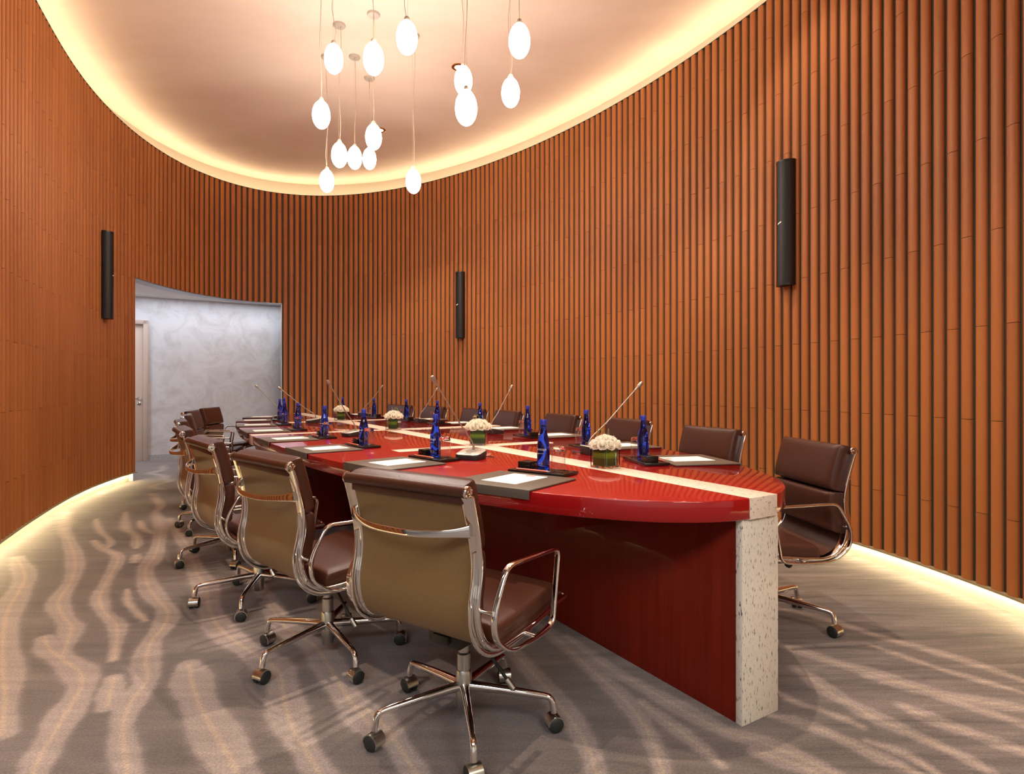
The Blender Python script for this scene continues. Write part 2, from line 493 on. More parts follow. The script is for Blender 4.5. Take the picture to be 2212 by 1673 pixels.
# theta 0 = far end of the axis, positive = right wall, negative = left wall
TH_OPEN_R = theta_px(609, -0.5, 0.5)
TH_OPEN_L = theta_px(293, -2.0, -0.5)
TH_R_END, TH_L_END = 2.98, -2.12
PITCH = 0.0845
T_JOINT = 0.945
J_EVEN, J_ODD = 0.947, 1.422
WBOT = 0.115

def strip_solid(bm, th0, th1, off0, off1, z0, z1, n, mat=0):
    rings = []
    for i in range(n + 1):
        th = th0 + (th1 - th0) * i / n
        a, _ = ell(th, off0); b, _ = ell(th, off1)
        rings.append([bm.verts.new((a.x, a.y, z0)), bm.verts.new((b.x, b.y, z0)), bm.verts.new((b.x, b.y, z1)), bm.verts.new((a.x, a.y, z1))])
    for r0, r1 in zip(rings[:-1], rings[1:]):
        for j in range(4):
            f = bm.faces.new((r0[j], r0[(j + 1) % 4], r1[(j + 1) % 4], r1[j])); f.material_index = mat
    for r in (rings[0], rings[-1]):
        f = bm.faces.new(r); f.material_index = mat

bm = bmesh.new()
strip_solid(bm, TH_OPEN_R, TH_R_END, 0.009, 0.15, WBOT, WTOP, 160)
strip_solid(bm, TH_L_END, TH_OPEN_L, 0.009, 0.15, WBOT, WTOP, 90)
strip_solid(bm, TH_OPEN_L, TH_OPEN_R, 0.009, 0.15, DOORH, WTOP, 90)
strip_solid(bm, TH_L_END, TH_R_END, -0.013, 0.008, WTOP - 0.001, WTOP + 0.005, 260)
backing = finish('wall_oval', bm, M['backing'], smooth=0)
tag(backing, 'dark backing of the oval wall behind the terracotta battens', 'wall', kind='structure')

# ---- terracotta tiles
bm = bmesh.new()
tone = bm.verts.layers.float.new('tone')
PROF = [(-0.0290, 0.014), (-0.0290, 0.0000), (-0.0270, -0.0055), (-0.020, -0.0105), (-0.010, -0.0135), (0.0, -0.0145), (0.010, -0.0135), (0.020, -0.0105), (0.0270, -0.0055), (0.0290, 0.0000), (0.0290, 0.014)]
def tile(th, z0, z1, tn):
    p, n = ell(th); t = Vector((-n.y, n.x))
    lo = []; hi = []
    for a, d in PROF:
        q = p + t * a + n * d
        v0 = bm.verts.new((q.x, q.y, z0)); v1 = bm.verts.new((q.x, q.y, z1))
        v0[tone] = tn; v1[tone] = tn
        lo.append(v0); hi.append(v1)
    for i in range(len(PROF) - 1):
        bm.faces.new((lo[i], lo[i + 1], hi[i + 1], hi[i]))
    bm.faces.new(lo); bm.faces.new(hi)
s_start = s_at(TH_R_END); s_stop = s_at(TH_L_END)
k = 0; s = s_start
while s > s_stop:
    th = th_at(s)
    zb = DOORH if TH_OPEN_L < th < TH_OPEN_R else WBOT
    j0 = J_EVEN if k % 2 == 0 else J_ODD
    cuts = [zb] + [j0 + T_JOINT * q for q in range(-3, 6) if zb + 0.03 < j0 + T_JOINT * q < WTOP - 0.02] + [WTOP]
    for a, b in zip(cuts[:-1], cuts[1:]):
        tile(th, a + 0.001, b - 0.0015, random.random())
    s -= PITCH; k += 1
tiles = finish('wall_oval_tiles', bm, M['terracotta'], smooth=35)
tag(tiles, 'terracotta ribbed tile cladding around the oval room', 'wall', kind='structure')

# ---- bottom trim lip, skirting, hidden LED strips
bm = bmesh.new()
for a, b in ((TH_OPEN_R, TH_R_END), (TH_L_END, TH_OPEN_L)):
    strip_solid(bm, a, b, -0.020, 0.036, WBOT - 0.012, WBOT, 140)
tag(finish('trim_1', bm, M['trim'], smooth=0), 'thin bronze lip along the bottom of the terracotta cladding', 'trim', kind='structure')
bm = bmesh.new()
for a, b in ((TH_OPEN_R, TH_R_END), (TH_L_END, TH_OPEN_L + 0.003)):
    strip_solid(bm, a, b, 0.075, 0.15, 0.0, WBOT + 0.001, 140)
tag(finish('baseboard_oval', bm, M['skirt'], smooth=0), 'cream stone skirting recessed under the terracotta wall', 'baseboard', kind='structure')
bm = bmesh.new()
for a, b in ((TH_OPEN_R + 0.01, TH_R_END), (TH_L_END, TH_OPEN_L - 0.01)):
    strip_solid(bm, a, b, 0.037, 0.054, WBOT - 0.010, WBOT - 0.001, 140)
tag(finish('trim_2', bm, M['led_skirt'], smooth=0), 'warm LED strip hidden under the wall cladding', 'light strip', kind='structure')
bm = bmesh.new()
strip_solid(bm, -PI, PI, 0.060, 0.090, WTOP, WTOP + 0.012, 240)
tag(finish('trim_3', bm, M['led_cove'], smooth=0), 'warm LED strip in the ceiling cove above the wall', 'light strip', kind='structure')
# cove fascia (outside ring) up to the ceiling
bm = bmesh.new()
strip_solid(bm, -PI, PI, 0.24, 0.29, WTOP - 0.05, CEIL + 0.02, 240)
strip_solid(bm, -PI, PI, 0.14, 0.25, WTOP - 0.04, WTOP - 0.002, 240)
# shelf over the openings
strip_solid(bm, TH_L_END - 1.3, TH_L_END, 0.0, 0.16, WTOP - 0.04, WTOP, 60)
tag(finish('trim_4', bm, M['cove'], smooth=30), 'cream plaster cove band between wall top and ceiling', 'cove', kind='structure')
# opening head and jamb trims
bm = bmesh.new()
strip_solid(bm, TH_OPEN_L, TH_OPEN_R, -0.016, 0.16, DOORH - 0.012, DOORH, 60)
tag(finish('trim_5', bm, M['steel_trim'], smooth=0), 'thin grey metal edge over the curved opening', 'trim', kind='structure')
bm = bmesh.new()
strip_solid(bm, TH_OPEN_R - 0.0035, TH_OPEN_R, -0.004, 0.16, 0, DOORH, 1)
strip_solid(bm, TH_OPEN_L, TH_OPEN_L + 0.002, 0.03, 0.16, 0, DOORH, 1)
tag(finish('trim_6', bm, M['plaster'], smooth=0), 'grey jamb edges of the curved opening', 'trim', kind='structure')

# ---- ceiling
bm = bmesh.new()
box(bm, (0, 4, CEIL + 0.05), (18, 20, 0.1))
tag(finish('ceiling', bm, M['ceiling'], smooth=0), 'peach suede plaster ceiling inside the lit oval cove', 'ceiling', kind='structure')

# ---- corridor beyond the opening
SP = 5.63 + 3.555
def CP(s, t): return tp(s, t)
bm = bmesh.new()
def wallseg(bm, a, b, z0, z1, th, mat=0):
    a = Vector(a); b = Vector(b); d = (b - a).normalized(); n = Vector((-d.y, d.x)) * th
    prism(bm, [tuple(a), tuple(b), tuple(b + n), tuple(a + n)], z0, z1, mat)
wallseg(bm, CP(SP, 4.0), CP(SP, -1.755), 0, CEIL, -0.12)
wallseg(bm, CP(SP, -1.755), CP(SP, -2.75), 2.10, CEIL, -0.12)
wallseg(bm, CP(SP, -2.75), CP(SP, -4.6), 0, CEIL, -0.12)
tag(finish('wall_corridor', bm, M['plaster'], smooth=0), 'pale grey mottled plaster wall seen through the opening', 'wall', kind='structure')
bm = bmesh.new()
wallseg(bm, CP(SP, -4.6), CP(2.6, -4.6), 0, CEIL, 0.12)
wallseg(bm, CP(SP, 4.0), CP(4.0, 4.0), 0, CEIL, 0.12)
tag(finish('wall_corridor_side', bm, M['plaster'], smooth=0), 'grey plaster side walls of the corridor beyond', 'wall', kind='structure')
bm = bmesh.new()
wallseg(bm, CP(SP - 0.012, 4.0), CP(SP - 0.012, -1.745), 0, 0.083, -0.012)
tag(finish('baseboard_corridor', bm, M['granite_base'], smooth=0), 'low granite skirting of the corridor wall', 'baseboard', kind='structure')
bm = bmesh.new()
n_ = 60; inner = []; outer = []
for i in range(n_ + 1):
    th = -2.0 + 3.2 * i / n_
    p, nn = ell(th, 0.14)
    r = p - N; s_, t_ = r.dot(U), r.dot(V)
    kk = 1e9
    ds, dt = nn.dot(U), nn.dot(V)
    if ds > 1e-3: kk = min(kk, (SP - s_) / ds)
    if dt < -1e-3: kk = min(kk, (-4.6 - t_) / dt)
    if dt > 1e-3: kk = min(kk, (4.0 - t_) / dt)
    q = p + nn * kk
    inner.append(p); outer.append(q)
for z in (2.45, 2.55):
    a = [bm.verts.new((p.x, p.y, z)) for p in inner]; b = [bm.verts.new((p.x, p.y, z)) for p in outer]
    for i in range(n_): bm.faces.new((a[i], a[i + 1], b[i + 1], b[i]))
ci = tp(SP, -4.6)
i0 = min(range(n_), key=lambda i: (outer[i] - ci).length)
for z in (2.45, 2.55):
    bm.faces.new([bm.verts.new((p.x, p.y, z)) for p in (outer[i0], outer[i0 + 1], ci)])
tag(finish('ceiling_corridor', bm, M['lobby'], smooth=0), 'white lowered ceiling of the corridor', 'ceiling', kind='structure')

# door in the corridor wall
dr = empty('door_1', tp(SP, -1.755, 0), math.atan2(V.y, V.x))
tag(dr, 'pale veneer door with lever handle in the corridor wall', 'door', kind='structure')
bm = bmesh.new(); box(bm, (-0.525, 0.045, 1.035), (0.93, 0.045, 2.07), bevel=0.003)
finish('door_leaf', bm, M['door'], dr)
bm = bmesh.new()
box(bm, (-0.030, 0.02, 1.05), (0.062, 0.10, 2.10), bevel=0.004)
box(bm, (-0.975, 0.02, 1.05), (0.062, 0.10, 2.10), bevel=0.004)
box(bm, (-0.5, 0.02, 2.07), (1.0, 0.10, 0.062), bevel=0.004)
finish('door_frame', bm, M['door_frame'], dr)
bm = bmesh.new()
lathe(bm, [(0, 0), (0.026, 0), (0.026, 0.008), (0, 0.008)], 20, M4=Matrix.Translation((-0.115, 0.022, 0.93)) @ Matrix.Rotation(PI / 2, 4, 'X'))
sweep(bm, round_corners([(-0.115, 0.02, 0.93), (-0.115, -0.03, 0.93), (-0.235, -0.03, 0.93)], 0.015), circ(0.009, 8), ref=(0, 0, 1))
finish('door_handle', bm, M['chrome'], dr)
bm = bmesh.new()
lathe(bm, [(0, 0), (0.024, 0), (0.024, 0.01), (0.008, 0.012), (0, 0.012)], 20, M4=Matrix.Translation((-0.115, 0.022, 0.855)) @ Matrix.Rotation(PI / 2, 4, 'X'))
finish('keyhole_plate', bm, M['chrome'], dr)

# ---- lobby behind the camera
bm = bmesh.new()
wallseg(bm, (-6.8, -4.2), (4.8, -4.2), 0, CEIL, -0.12)
tag(finish('wall_back', bm, M['lobby'], smooth=0), 'white plaster wall behind the viewpoint', 'wall', kind='structure')
bm = bmesh.new()
wallseg(bm, (4.8, -4.2), (4.8, 12.2), 0, CEIL, -0.12)
tag(finish('wall_right', bm, M['lobby'], smooth=0), 'plaster wall of the outer shell on the right', 'wall', kind='structure')
bm = bmesh.new()
wallseg(bm, (-6.8, -4.2), (-6.8, 12.2), 0, CEIL, 0.12)
tag(finish('wall_left', bm, M['lobby'], smooth=0), 'plaster wall of the outer shell on the left', 'wall', kind='structure')
bm = bmesh.new()
wallseg(bm, (-6.8, 12.2), (4.8, 12.2), 0, CEIL, 0.12)
tag(finish('wall_far', bm, M['lobby'], smooth=0), 'plaster wall of the outer shell at the far end', 'wall', kind='structure')

# ---- carpet floor with its woven pattern
def fl(px, py):
    d = CH * FPX / (py - HZ)
    return ((px - 1106) / FPX * d, d)
def z7(pts): return [fl(x / 2.765, 1100 + y / 2.765) for x, y in pts]         # read off a 2.765x enlargement
def zr(pts): return [fl(1200 + x / 2.729, 1060 + y / 2.729) for x, y in pts]
def zq(pts): return [fl(1900 + x / 3.862, 1240 + y / 3.862) for x, y in pts]
BANDS = [
 (z7([(100, 290), (150, 400), (120, 480), (50, 600), (20, 740), (15, 950), (30, 1100), (10, 1350)]), 0.085),
 (z7([(400, 20), (385, 120), (415, 200), (450, 310), (425, 430), (350, 550), (375, 640), (425, 700), (410, 780), (370, 880)]), 0.065),
 (z7([(265, 770), (300, 840), (390, 910), (480, 980), (480, 1080), (400, 1210), (330, 1330), (250, 1460), (190, 1600)]), 0.075),
 (z7([(575, 60), (590, 120), (650, 180), (660, 210), (640, 235)]), 0.035),
 (z7([(560, 190), (610, 235), (690, 270), (700, 320), (640, 430), (595, 530), (620, 610), (690, 680), (700, 760), (680, 900)]), 0.052),
 (z7([(680, 1010), (640, 1180)]), 0.055),
 (z7([(750, 20), (750, 110), (810, 160), (820, 210), (812, 235)]), 0.048),
 (z7([(835, 70), (850, 110), (920, 150)]), 0.035),
 (z7([(815, 275), (805, 315)]), 0.045),
 (z7([(760, 480), (765, 560), (820, 620), (868, 668)]), 0.030),
 (z7([(910, -90), (960, -20), (930, 20), (960, 90), (950, 200), (920, 290), (870, 360), (880, 450), (940, 540), (1000, 610), (985, 690), (900, 800), (870, 920), (880, 1020), (800, 1130), (740, 1260), (735, 1400), (770, 1600)]), 0.070),
 (z7([(1130, 930), (1150, 1040), (1200, 1190), (1290, 1350), (1400, 1540), (1440, 1620)]), 0.095),
 (z7([(1010, 60), (1110, 200), (1170, 370), (1230, 470), (1250, 600), (1310, 710), (1430, 810), (1560, 890), (1670, 980), (1690, 1100), (1740, 1290), (1850, 1480), (1930, 1620)]), 0.085),
 (z7([(1600, 560), (1720, 720), (1870, 810), (1960, 930), (2060, 1100), (2160, 1230), (2290, 1380)]), 0.085),
 (z7([(2170, 1180), (2300, 1300), (2420, 1480), (2500, 1600)]), 0.06),
 (z7([(1380, 300), (1560, 480), (1700, 640)]), 0.05),
 (zr([(-700, 480), (-400, 800), (-150, 1060), (50, 1300), (180, 1500), (260, 1720)]), 0.060),
 (zr([(-200, 700), (0, 870), (200, 1050), (400, 1230), (560, 1450), (640, 1700)]), 0.050),
 (zr([(60, 860), (300, 1040), (520, 1160), (760, 1300), (1000, 1420), (1200, 1480), (1500, 1600), (1700, 1700)]), 0.055),
 (zr([(500, 1250), (760, 1440), (980, 1620)]), 0.04),
 (zr([(1290, 900), (1500, 965), (1700, 1030), (1910, 1090), (2500, 1290), (2900, 1430)]), 0.055),
 (zr([(1420, 1050), (1600, 1180), (1750, 1270), (1910, 1350), (2300, 1530)]), 0.055),
 (zr([(1280, 1330), (1500, 1390), (1700, 1470), (1910, 1570), (2200, 1700)]), 0.045),
 (zr([(1290, 1180), (1420, 1250), (1600, 1310), (1800, 1390)]), 0.03),
 (zr([(1180, 1540), (1400, 1610), (1600, 1690)]), 0.05),
 (zr([(1300, 690), (1600, 760), (1910, 860), (2400, 1000), (2900, 1170)]), 0.045),
 (zq([(-60, 600), (200, 690), (520, 800), (800, 880), (1230, 1000)]), 0.035),
 (zq([(-100, 850), (300, 950), (700, 1040), (1230, 1130)]), 0.060),
 (zq([(200, 1110), (500, 1240), (850, 1360), (1250, 1500)]), 0.055),
 (zq([(-100, 1180), (250, 1330), (600, 1480), (900, 1640)]), 0.040),
 (zq([(-100, 1400), (200, 1500), (500, 1680)]), 0.030),
]
rng = random.Random(3)
# the rest of the pattern, unseen or far: wavering bands parallel to the table
for k in range(-9, 10):
    for s0 in (3.2, 6.2):
        t0 = k * 0.42 + rng.uniform(-0.08, 0.08)
        if abs(t0) < 0.3: continue
        if s0 < 4 and t0 < -1.0: continue
        pts = []; L = rng.uniform(1.8, 2.8); ph = rng.uniform(0, 6)
        for q in range(12):
            s_ = s0 + L * q / 11
            p = tp(s_, t0 + 0.07 * math.sin(s_ * 5 + ph) + 0.04 * math.sin(s_ * 11 + ph * 2))
            pts.append((p.x, p.y))
        BANDS.append((pts, rng.uniform(0.04, 0.07)))
def axis(lo, hi, fine0, fine1, f, c):
    a = [lo]; x = lo
    while x < hi:
        x += f if fine0 <= x < fine1 else c
        a.append(x)
    return np.array(a)
gx = axis(-6.9, 4.9, -3.6, 2.4, 0.0105, 0.06)
gy = axis(-4.3, 12.3, 1.55, 4.4, 0.0105, 0.035)
GX, GY = np.meshgrid(gx, gy)
band = np.zeros(GX.shape, np.float32); line = np.zeros(GX.shape, np.float32); halo = np.zeros(GX.shape, np.float32)
wob = 0.004 * np.sin(GX * 41 + GY * 17) + 0.003 * np.sin(GY * 53 - GX * 29)
NL = 16                                # the first bands (left floor) are the crispest
for bi, (pts, hw) in enumerate(BANDS):
    stg = 1.0 if bi < NL else 0.62
    sp_ = np.array([tuple(p) for p in smooth_pts([(x, y, 0) for x, y in pts], 4)])[:, :2]
    x0, y0 = sp_.min(0) - 0.35; x1, y1 = sp_.max(0) + 0.35
    ix = np.where((gx >= x0) & (gx <= x1))[0]; iy = np.where((gy >= y0) & (gy <= y1))[0]
    if len(ix) == 0 or len(iy) == 0: continue
    sub = np.ix_(iy, ix); X_, Y_ = GX[sub], GY[sub]
    d = np.full(X_.shape, 9.0)
    Lq = len(sp_)
    wmin = np.full(X_.shape, hw)
    for i in range(Lq - 1):
        a, b = sp_[i], sp_[i + 1]; ab = b - a; L2 = max(ab @ ab, 1e-9)
        t = np.clip(((X_ - a[0]) * ab[0] + (Y_ - a[1]) * ab[1]) / L2, 0, 1)
        dd = np.hypot(X_ - a[0] - t * ab[0], Y_ - a[1] - t * ab[1])
        k_ = (i + 0.5) / (Lq - 1)
        taper = 0.62 + 0.38 * min(1.0, 5 * k_, 5 * (1 - k_)) + 0.15 * math.sin(i * 0.7)
        ww = hw * taper * 0.70
        m_ = dd < d
        d = np.where(m_, dd, d); wmin = np.where(m_, ww, wmin)
    e = d + wob[sub] * 0.6
    bnd = np.clip((wmin - e) / 0.011 + 0.5, 0, 1)
    band[sub] = np.maximum(band[sub], bnd * stg)
    halo[sub] = np.maximum(halo[sub], np.clip((wmin * 1.25 + 0.012 - e) / 0.03, 0, 1))
    ln = np.clip((0.0070 - d) / 0.006 + 0.5, 0, 1)
    line[sub] = np.maximum(line[sub], ln * stg)
fac = np.clip(0.80 * band + 0.20 * halo * (1 - band), 0, 1)
ny, nx = GX.shape
me = bpy.data.meshes.new('floor')
co = np.stack([GX.ravel(), GY.ravel(), np.zeros(GX.size)], 1).astype(np.float32)
idx = np.arange(nx * ny).reshape(ny, nx)
q = np.stack([idx[:-1, :-1], idx[:-1, 1:], idx[1:, 1:], idx[1:, :-1]], -1).reshape(-1, 4)
me.vertices.add(len(co)); me.vertices.foreach_set('co', co.ravel())
me.loops.add(q.size); me.loops.foreach_set('vertex_index', q.ravel().astype(np.int32))
me.polygons.add(len(q)); me.polygons.foreach_set('loop_start', np.arange(0, q.size, 4, dtype=np.int32))
me.update(calc_edges=True)
ca = me.color_attributes.new('band', 'FLOAT_COLOR', 'POINT')
buf = np.zeros((nx * ny, 4), np.float32); buf[:, 0] = fac.ravel(); buf[:, 1] = (line * 0.62).ravel(); buf[:, 3] = 1
across = ((GX - N.x) * V.x + (GY - N.y) * V.y).ravel()
buf[:, 2] = np.clip((across + 0.5) / 1.0, 0, 1)          # the weave is streakier on the right of the table
ca.data.foreach_set('color', buf.ravel())
me.materials.append(M['carpet'])
fo = bpy.data.objects.new('floor', me); COL.objects.link(fo)
tag(fo, 'brown patterned carpet with wavy light bands', 'carpet', kind='structure')

# ---- downlights and corridor lights, plus added fill lights
for i, (s_, t_) in enumerate(DOWN):
    p = tp(s_, t_, CEIL)
    d = empty('ceiling_downlight', p)
    tag(d, 'small round gold-rimmed downlight in the ceiling ' + ['over the near end of the table', 'right of the pendant cluster', 'beside the front pair of overlapping pendants', 'behind the cluster of small far pendants', 'over the left row of chairs', 'close to the right terracotta wall', 'close to the far terracotta wall'][i], 'downlight', 'ceiling downlights')
    bm = bmesh.new()
    lathe(bm, [(0.045, 0.004), (0.075, 0.004), (0.075, -0.006), (0.060, -0.012), (0.045, -0.008), (0.045, 0.004)], 28)
    finish('rim', bm, M['gold'], d)
    bm = bmesh.new()
    lathe(bm, [(0, -0.003), (0.045, -0.003), (0.045, -0.001), (0, -0.001)], 24)
    finish('lens', bm, M['lamp_glow'], d)
    spot((p.x, p.y, CEIL - 0.03), DOWN_W * (0.22 if i > 4 else (1.5 if i == 0 else 1.0)), size=1.5, aim=(p.x, p.y, 0))
# corridor ceiling fittings, then added fill lights that have no fixture
pc = tp(SP - 0.40, -0.9, 2.44); area(pc, CORR_W * 0.16, 2.4, 0.3, (0.82, 0.88, 1.0), (0, 0, math.atan2(V.y, V.x)))
pc = tp(SP - 0.9, -3.4, 2.44); area(pc, CORR_W * 0.5, 1.0, 1.0, (0.82, 0.88, 1.0))
pc = tp(SP - 1.0, -4.45, 1.35)                                     # added side fill that evens out the corridor wall, no window there
dv = (V * 1.0 + U * 0.12).to_3d()
area(pc, CORR_W * 1.0, 1.6, 2.0, (0.82, 0.88, 1.0), dv.to_track_quat('-Z', 'Z').to_euler())
area((-1.5, -1.8, 3.4), LOBBY_FILL_W, 2.2, 1.4, (0.86, 0.92, 1.0))  # added cool fill behind the camera, standing in for daylight
area((1.8, -1.4, 3.4), LOBBY_FILL_W, 1.6, 1.2, (1.0, 0.90, 0.78))  # added warm fill behind the camera, no lamp there

# ================================================================== TABLE
TA, TB, TE = 3.565, 1.065, 2.2
YO = -0.03                           # inlay and spine sit slightly off the middle
TZ, TTH = 0.75, 0.070
TC = tp(3.555, -0.04)
TANG = math.atan2(U.y, U.x)          # local x = along the table, local y = left side (-V)
def tab_edge(s, side):
    """half width of the table top at axis position s"""
    x = min(1.0, abs(s - 3.555) / TA)
    return TB * (1 - x ** TE) ** (1 / TE)
tab = empty('conference_table', (TC.x, TC.y, 0), TANG)
tag(tab, 'long boat-shaped red lacquer conference table with pale granite inlay strips and end slab', 'table')
def sup(n, a=TA, b=TB, e=TE):
    out = []
    for i in range(n):
        th = 2 * PI * i / n
        c_, s_ = math.cos(th), math.sin(th)
        out.append((a * math.copysign(abs(c_) ** (2 / e), c_), b * math.copysign(abs(s_) ** (2 / e), s_)))
    return out
bm = bmesh.new()
ol = sup(360)
def inset(ol, d):
    out = []; n = len(ol)
    for i in range(n):
        a = Vector(ol[i - 1]); b = Vector(ol[(i + 1) % n]); t = (b - a)
        if t.length < 1e-9: out.append(ol[i]); continue
        t.normalize(); out.append((ol[i][0] - t.y * d, ol[i][1] + t.x * d))
    return out
layers = [(0.003, TZ - TTH), (0.0, TZ - TTH + 0.003), (0.0, TZ - 0.004), (0.0012, TZ - 0.0012), (0.004, TZ)]
rings = [[bm.verts.new((x, y, z)) for x, y in inset(ol, dd)] for dd, z in layers]
for r0, r1 in zip(rings[:-1], rings[1:]):
    for i in range(360): bm.faces.new((r0[i], r0[(i + 1) % 360], r1[(i + 1) % 360], r1[i]))
bm.faces.new(rings[0]); bm.faces.new(rings[-1])
finish('tabletop', bm, M['red_top'], tab, smooth=50)
SW = 0.143
bm = bmesh.new()
box(bm, (0, YO, TZ - TTH / 2 + 0.0003), (2 * TA + 0.004, SW, TTH + 0.0015), bevel=0.0015)
o = finish('inlay_strip', bm, M['granite_top'], tab); o['label'] = 'long pale granite strip along the table'
for x, L, nm in ((-1.595, 1.06, 'near'), (0, 2 * TB + 0.004, 'middle'), (1.495, 1.06, 'far')):
    bm = bmesh.new()
    box(bm, (x, 0 if nm == 'middle' else YO + 0.03, TZ - TTH / 2 + (0.0002 if nm == 'middle' else 0.0305)), (0.125, L, TTH + 0.0014 if nm == 'middle' else 0.010), bevel=0.0012)
    o = finish('inlay_strip', bm, M['granite_top'], tab); o['label'] = 'short pale granite strip across the table'
# the end slabs and side slabs of granite, the red spine walls
bm = bmesh.new(); box(bm, (-TA + 0.024, YO, (TZ - TTH) / 2), (0.026, 0.190, TZ - TTH), bevel=0.0015)
o = finish('end_slab', bm, M['granite'], tab); o['label'] = 'speckled granite end panel'
bm = bmesh.new(); box(bm, (TA - 0.024, YO, (TZ - TTH) / 2), (0.026, 0.190, TZ - TTH), bevel=0.0015)
o = finish('end_slab', bm, M['granite'], tab); o['label'] = 'speckled granite end panel'
for sg in (-1, 1):
    bm = bmesh.new(); box(bm, (0, sg * (TB - 0.055), (TZ - TTH) / 2), (0.17, 0.026, TZ - TTH), bevel=0.0015)
    finish('side_slab', bm, M['granite'], tab)
    bm = bmesh.new(); box(bm, (0, sg * (0.093 + (TB - 0.068 - 0.093) / 2) + YO * (0.5 if True else 0), (TZ - TTH) / 2), (0.16, TB - 0.068 - 0.093 + 0.03, TZ - TTH), bevel=0.002)
    finish('cross_panel', bm, M['red_wood'], tab)
bm = bmesh.new(); box(bm, (0, YO, (TZ - TTH) / 2), (2 * TA - 0.076, 0.186, TZ - TTH), bevel=0.002)
finish('spine_panel', bm, M['red_wood'], tab)
for sg in (-1, 1):
    for x0, x1 in ((-TA + 0.685, -0.09), (0.09, TA - 0.685)):
        bm = bmesh.new(); box(bm, ((x0 + x1) / 2, YO + sg * (0.093 + 0.162), 0.535 + (TZ - TTH - 0.535) / 2), (x1 - x0, 0.322, TZ - TTH - 0.535), bevel=0.003)
        finish('cable_box', bm, M['red_wood'], tab)
# fine seams and cable notches of the top
bm = bmesh.new()
for x in (-2.9, -2.2, -0.75, 0.75, 2.2, 2.9):
    hw = tab_edge(3.555 + x, 1) - 0.01
    for sg in (-1, 1):
        box(bm, (x, sg * (SW / 2 + hw) / 2, TZ + 0.00005), (0.0016, hw - SW / 2, 0.0003))
for sg in (-1, 1):
    box(bm, (0, sg * 0.36, TZ + 0.00005), (5.8, 0.0014, 0.0003))
finish('seam', bm, M['mech'], tab, smooth=0)
for x in (-2.62, -1.05, 0.55, 2.1):
    for sg in (-1, 1):
        bm = bmesh.new()
        lathe(bm, [(0, 0.0), (0.010, 0.0), (0.010, 0.0006), (0, 0.0006)], 14, c=(x, sg * 0.36, TZ), sx=1.6, sy=0.8)
        finish('cable_notch', bm, M['black'], tab, smooth=0)

# ================================================================== CHAIRS
PRF = [(0.245, 0.400), (0.18, 0.394), (0.08, 0.378), (-0.02, 0.368), (-0.12, 0.364), (-0.178, 0.376), (-0.222, 0.412), (-0.243, 0.462), (-0.247, 0.52), (-0.238, 0.575), (-0.236, 0.63), (-0.247, 0.70), (-0.268, 0.78), (-0.284, 0.832), (-0.293, 0.862)]
PRF_S = smooth_pts([(0, y, z) for y, z in PRF], 6)
pl = np.array([(p.y, p.z) for p in PRF_S]); pls = np.concatenate([[0], np.cumsum(np.hypot(*np.diff(pl, axis=0).T))]); PLEN = pls[-1] - 0.0313; pass
def prof_at(s, wv=0.0):
    y = np.interp(s, pls, pl[:, 0]); z = np.interp(s, pls, pl[:, 1])
    e = 0.012
    y1, z1 = np.interp(s + e, pls, pl[:, 0]), np.interp(s + e, pls, pl[:, 1])
    y0, z0 = np.interp(s - e, pls, pl[:, 0]), np.interp(s - e, pls, pl[:, 1])
    t = Vector((y1 - y0, z1 - z0)).normalized()
    nrm = Vector((t.y, -t.x))            # towards the sitter / up
    if nrm.dot(Vector((0.4, 1))) < 0 and s < 0.3: nrm = -nrm
    return y + nrm.x * wv, z + nrm.y * wv
